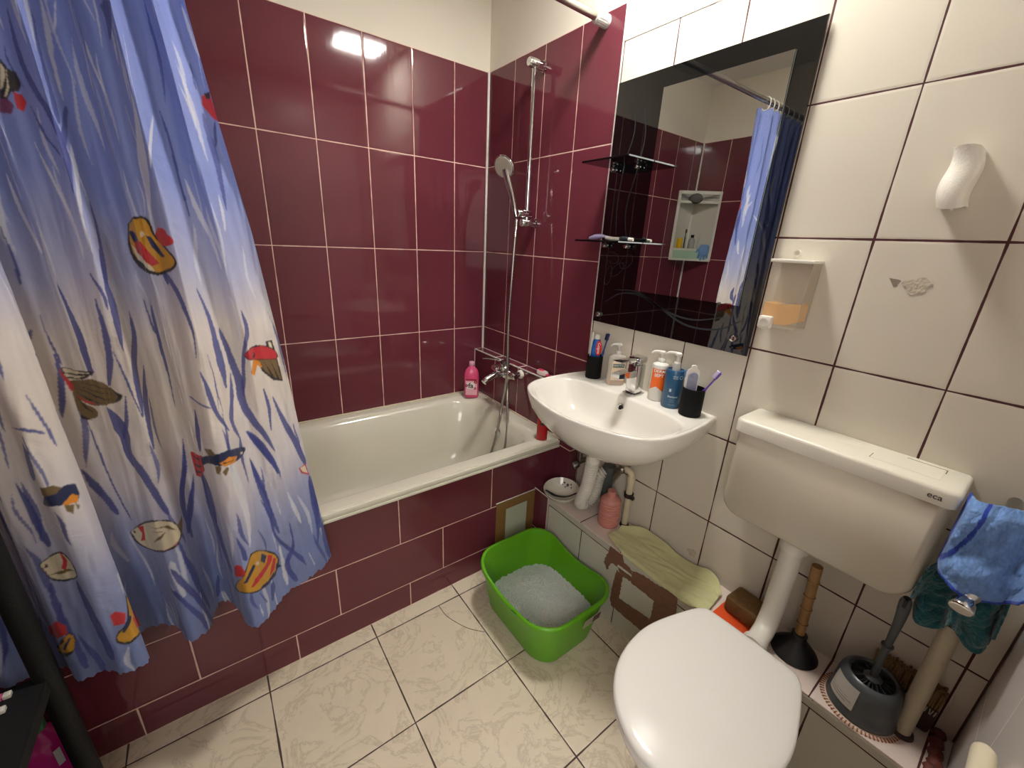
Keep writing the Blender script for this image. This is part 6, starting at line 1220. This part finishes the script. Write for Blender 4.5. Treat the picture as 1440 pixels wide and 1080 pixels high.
# ================================================================ CORNER SHELF SEEN IN THE MIRROR
cs=thing('corner_shelf','white corner shelf with pale green drawer high in the tub corner','corner shelf',(XD+.05,-.05,1.295))
W_=.21; x0,yk=XD+.001,-.001
shp=mat('shelf_plastic',(214,212,200),.35)
def trip(z0,z1,w0,w1,m=shp,name='shelf_board',ins=.0):
    A=[(x0,yk),(x0+w0,yk),(x0+w0,yk-.012),(x0+w0*.55,yk-w0*.55),(x0+.012,yk-w0),(x0,yk-w0)]
    return G().loft([[(x,y,z0) for x,y in A],[(x,y,z1) for x,y in A]]).make(name,m,cs,smooth=False)
G().mm((x0,yk-W_,1.295),(x0+.003,yk,1.762)).mm((x0,yk-.003,1.295),(x0+W_,yk,1.762)).make('back_panel',shp,cs,smooth=False)
trip(1.295,1.303,W_,W_); trip(1.366,1.372,W_,W_); trip(1.690,1.696,W_,W_); trip(1.300,1.366,W_-.012,W_,name='drawer_body')
def diag(z0,z1,o_,th,m,name,a=0.0,b=1.0):
    p0=Vector((x0+W_,yk-.006,0)); p1=Vector((x0+.006,yk-W_,0)); d=p1-p0; n=Vector((1,-1,0)).normalized()
    q0,q1=p0+d*a+n*o_,p0+d*b+n*o_; g=G(); g.loft([[(q0.x,q0.y,z0),(q1.x,q1.y,z0),(q1.x+n.x*th,q1.y+n.y*th,z0),(q0.x+n.x*th,q0.y+n.y*th,z0)],[(q0.x,q0.y,z1),(q1.x,q1.y,z1),(q1.x+n.x*th,q1.y+n.y*th,z1),(q0.x+n.x*th,q0.y+n.y*th,z1)]]); return g.make(name,m,cs,smooth=False)
diag(1.290,1.304,.0,.006,shp,'front_frame'); diag(1.362,1.376,.0,.006,shp,'front_frame'); diag(1.684,1.700,.0,.006,shp,'front_frame'); diag(1.745,1.765,.0,.006,shp,'front_frame')
diag(1.29,1.765,.0,.006,shp,'side_frame',-.01,.05); diag(1.29,1.765,.0,.006,shp,'side_frame',.95,1.01); diag(1.720,1.723,.002,.003,chrome,'towel_rail')
df=diag(1.305,1.361,.004,.004,mat('mint_green',(166,198,170),.3),'drawer_front',.07,.93)
n_=Vector((1,-1,0)).normalized(); pcn=Vector((x0+W_,yk,0)).lerp(Vector((x0,yk-W_,0)),.22)+n_*.008
G().lathe([(.006,0),(.0085,0),(.0085,.003),(.006,.003)],(pcn.x,pcn.y,1.335),n_,20,cap=False).make('drawer_knob',mat('ring_dark',(40,44,44),.3),df)
def onshelf(f,off,z): p=Vector((x0+W_,yk,0)).lerp(Vector((x0,yk-W_,0)),f)+n_*off; return Vector((p.x,p.y,z))
p=onshelf(.42,-.004,1.715); o=G().ball(p,(.048,.048,.036),18).box(p+Vector((.012,-.012,-.014)),(.05,.05,.03),Matrix.Rotation(math.radians(45),3,'Z'),bev=.01).make('bath_glove',mat('grey_fabric',(104,100,98),.95,noise=.15,nscale=60,bump=.6,bscale=120)); tag(o,'grey washing mitt hung on the rail of the corner shelf','mitt')
p=onshelf(.23,-.028,1.413); o=G().loft([[ (p.x+.036*s*(math.cos(a)*.707)-.020*s*math.sin(a)*.707*-1,p.y-.036*s*math.cos(a)*.707+.020*s*math.sin(a)*.707,p.z+z) for a in [2*math.pi*k/28 for k in range(28)]] for s,z in ((.7,-.040),(.95,-.034),(1,0),(.95,.028),(.7,.036))]).make('bath_sponge',mat('yellow_sponge',(228,186,28),.8,noise=.1,nscale=80,bump=.6,bscale=150)); tag(o,'yellow bath sponge on the corner shelf, seen in the mirror','sponge')
p=onshelf(.52,-.035,1.3725); t=thing('bottle','clear bottle with black top on the corner shelf','bottle',p); G().lathe([(0,0),(.022,0),(.023,.06),(.015,.075),(.010,.08),(0,.08)],p).make('bottle_body',mat('grey_clear',(168,166,160),.25),t); G().lathe([(0,0),(.011,0),(.012,.02),(0,.02)],p+Vector((0,0,.08))).make('cap',blk,t)
for f,l,c_,lab in ((.36,.135,('brush_black',(36,36,40),.4),'dark toothbrush standing upright on the corner shelf'),(.68,.105,('brush_pale',(190,188,178),.4),'pale toothbrush leaning at the right of the corner shelf')):
    p=onshelf(f,-.05,1.3725); brush(tuple(p),tuple(p+Vector((.004,-.003,l))),c_,None,lab,hn=Vector((1,-1,0)),bcol=(60,60,64) if l>.12 else (230,230,230))
gl_=thing('rubber_glove','pale blue glove hanging over the front edge of the corner shelf','glove',onshelf(.80,.012,1.33))
g=G(); p=onshelf(.80,.014,0); tdir=Vector((-1,-1,0)).normalized()
lo=[]
for z,w_,th in ((1.408,.026,.006),(1.395,.034,.009),(1.37,.036,.011),(1.345,.035,.011),(1.335,.033,.009)):
    lo.append([(p.x+tdir.x*w_*math.cos(a)+n_.x*th*math.sin(a),p.y+tdir.y*w_*math.cos(a)+n_.y*th*math.sin(a),z) for a in [2*math.pi*k/20 for k in range(20)]])
g.loft(lo)
for k,(dx,L_) in enumerate(((-.026,.030),(-.009,.044),(.008,.040),(.024,.028))): q=p+tdir*dx; g.tube([(q.x,q.y,1.342),(q.x+tdir.x*dx*.3,q.y+tdir.y*dx*.3,1.342-L_)],[.0095,.0065],10)
q=p+tdir*-.034; g.tube([(q.x,q.y,1.38),(q.x-tdir.x*.018,q.y-tdir.y*.018,1.352)],[.009,.006],10)
g.make('glove_body',mat('glove_blue',(104,140,188),.6),gl_)
# ================================================================ BLACK CART BY THE LEFT EDGE
ct=thing('storage_cart','black metal storage cart at the left edge of the room','cart',(-1.74,-1.06,0))
bk=mat('cart_black',(8,8,9),.75,bump=.25,bscale=220)
for x in (-1.625,-1.858):
    for y in (-.835,-1.285):
        G().tube([(x,y,.022),(x,y,1.02)],.020,16).make('post',bk,ct); G().lathe([(0,0),(.024,0),(.025,.012),(.021,.024),(0,.024)],(x,y,.0005)).make('foot_cap',bk,ct)
for z in (.085,.440,1.0):
    G().mm((-1.862,-1.290,z-.012),(-1.622,-.830,z),bev=.003).make('shelf',bk,ct)
    if z<.9:
        G().mm((-1.862,-1.290,z),(-1.858,-.83,z+.05)).make('shelf_edge',bk,ct,smooth=False); G().mm((-1.625,-1.29,z-.03),(-1.621,-.83,z)).make('shelf_edge',bk,ct,smooth=False)
bg=thing('detergent_bottle','glossy magenta detergent bottle between the black cart and the bathtub','detergent',(-1.69,-.785,.001))
mg=mat('magenta_gloss',(198,38,132),.15)
botl('bottle_body',[(.85,0),(1,.01),(1.02,.10),(.98,.17),(.80,.21),(.45,.235),(.3,.245)],(-1.700,-.772,.001),.3,.058,.036,mg,bg,sq=2.2)
G().lathe([(0,0),(.02,0),(.02,.04),(0,.04)],(-1.700,-.772,.245)).make('cap',mat('cap_green',(40,120,70),.4),bg)
for a0,z,w_,cc_ in ((4.1,.19,.5,(226,220,224)),(4.9,.13,.28,(40,40,46)),(5.3,.20,.25,(206,206,206))):
    patch((-1.700,-.772),.047,a0,a0+w_,z-.05,z,.003,'label_mark',mat('lm%d'%cc_[0],cc_,.4),bg,8)
it=thing('striped_pack','pink and white striped pack lying on the black cart shelf','pack',(-1.69,-.87,.44))
for y,c_ in ((-.855,('pack_pink',(206,92,140),.5)),(-.890,('pack_pink',(206,92,140),.5))):
    G().mm((-1.724,y-.008,.4405),(-1.680,y+.005,.450),bev=.002).make('stripe_pink',mat(*c_),it); G().mm((-1.680,y-.008,.4405),(-1.668,y+.005,.450),bev=.002).make('stripe_white',plasw,it)
G().mm((-1.730,-.93,.4405),(-1.690,-.90,.450),bev=.002).make('yellow_tab',mat('tab_yellow',(220,206,80),.5),it)
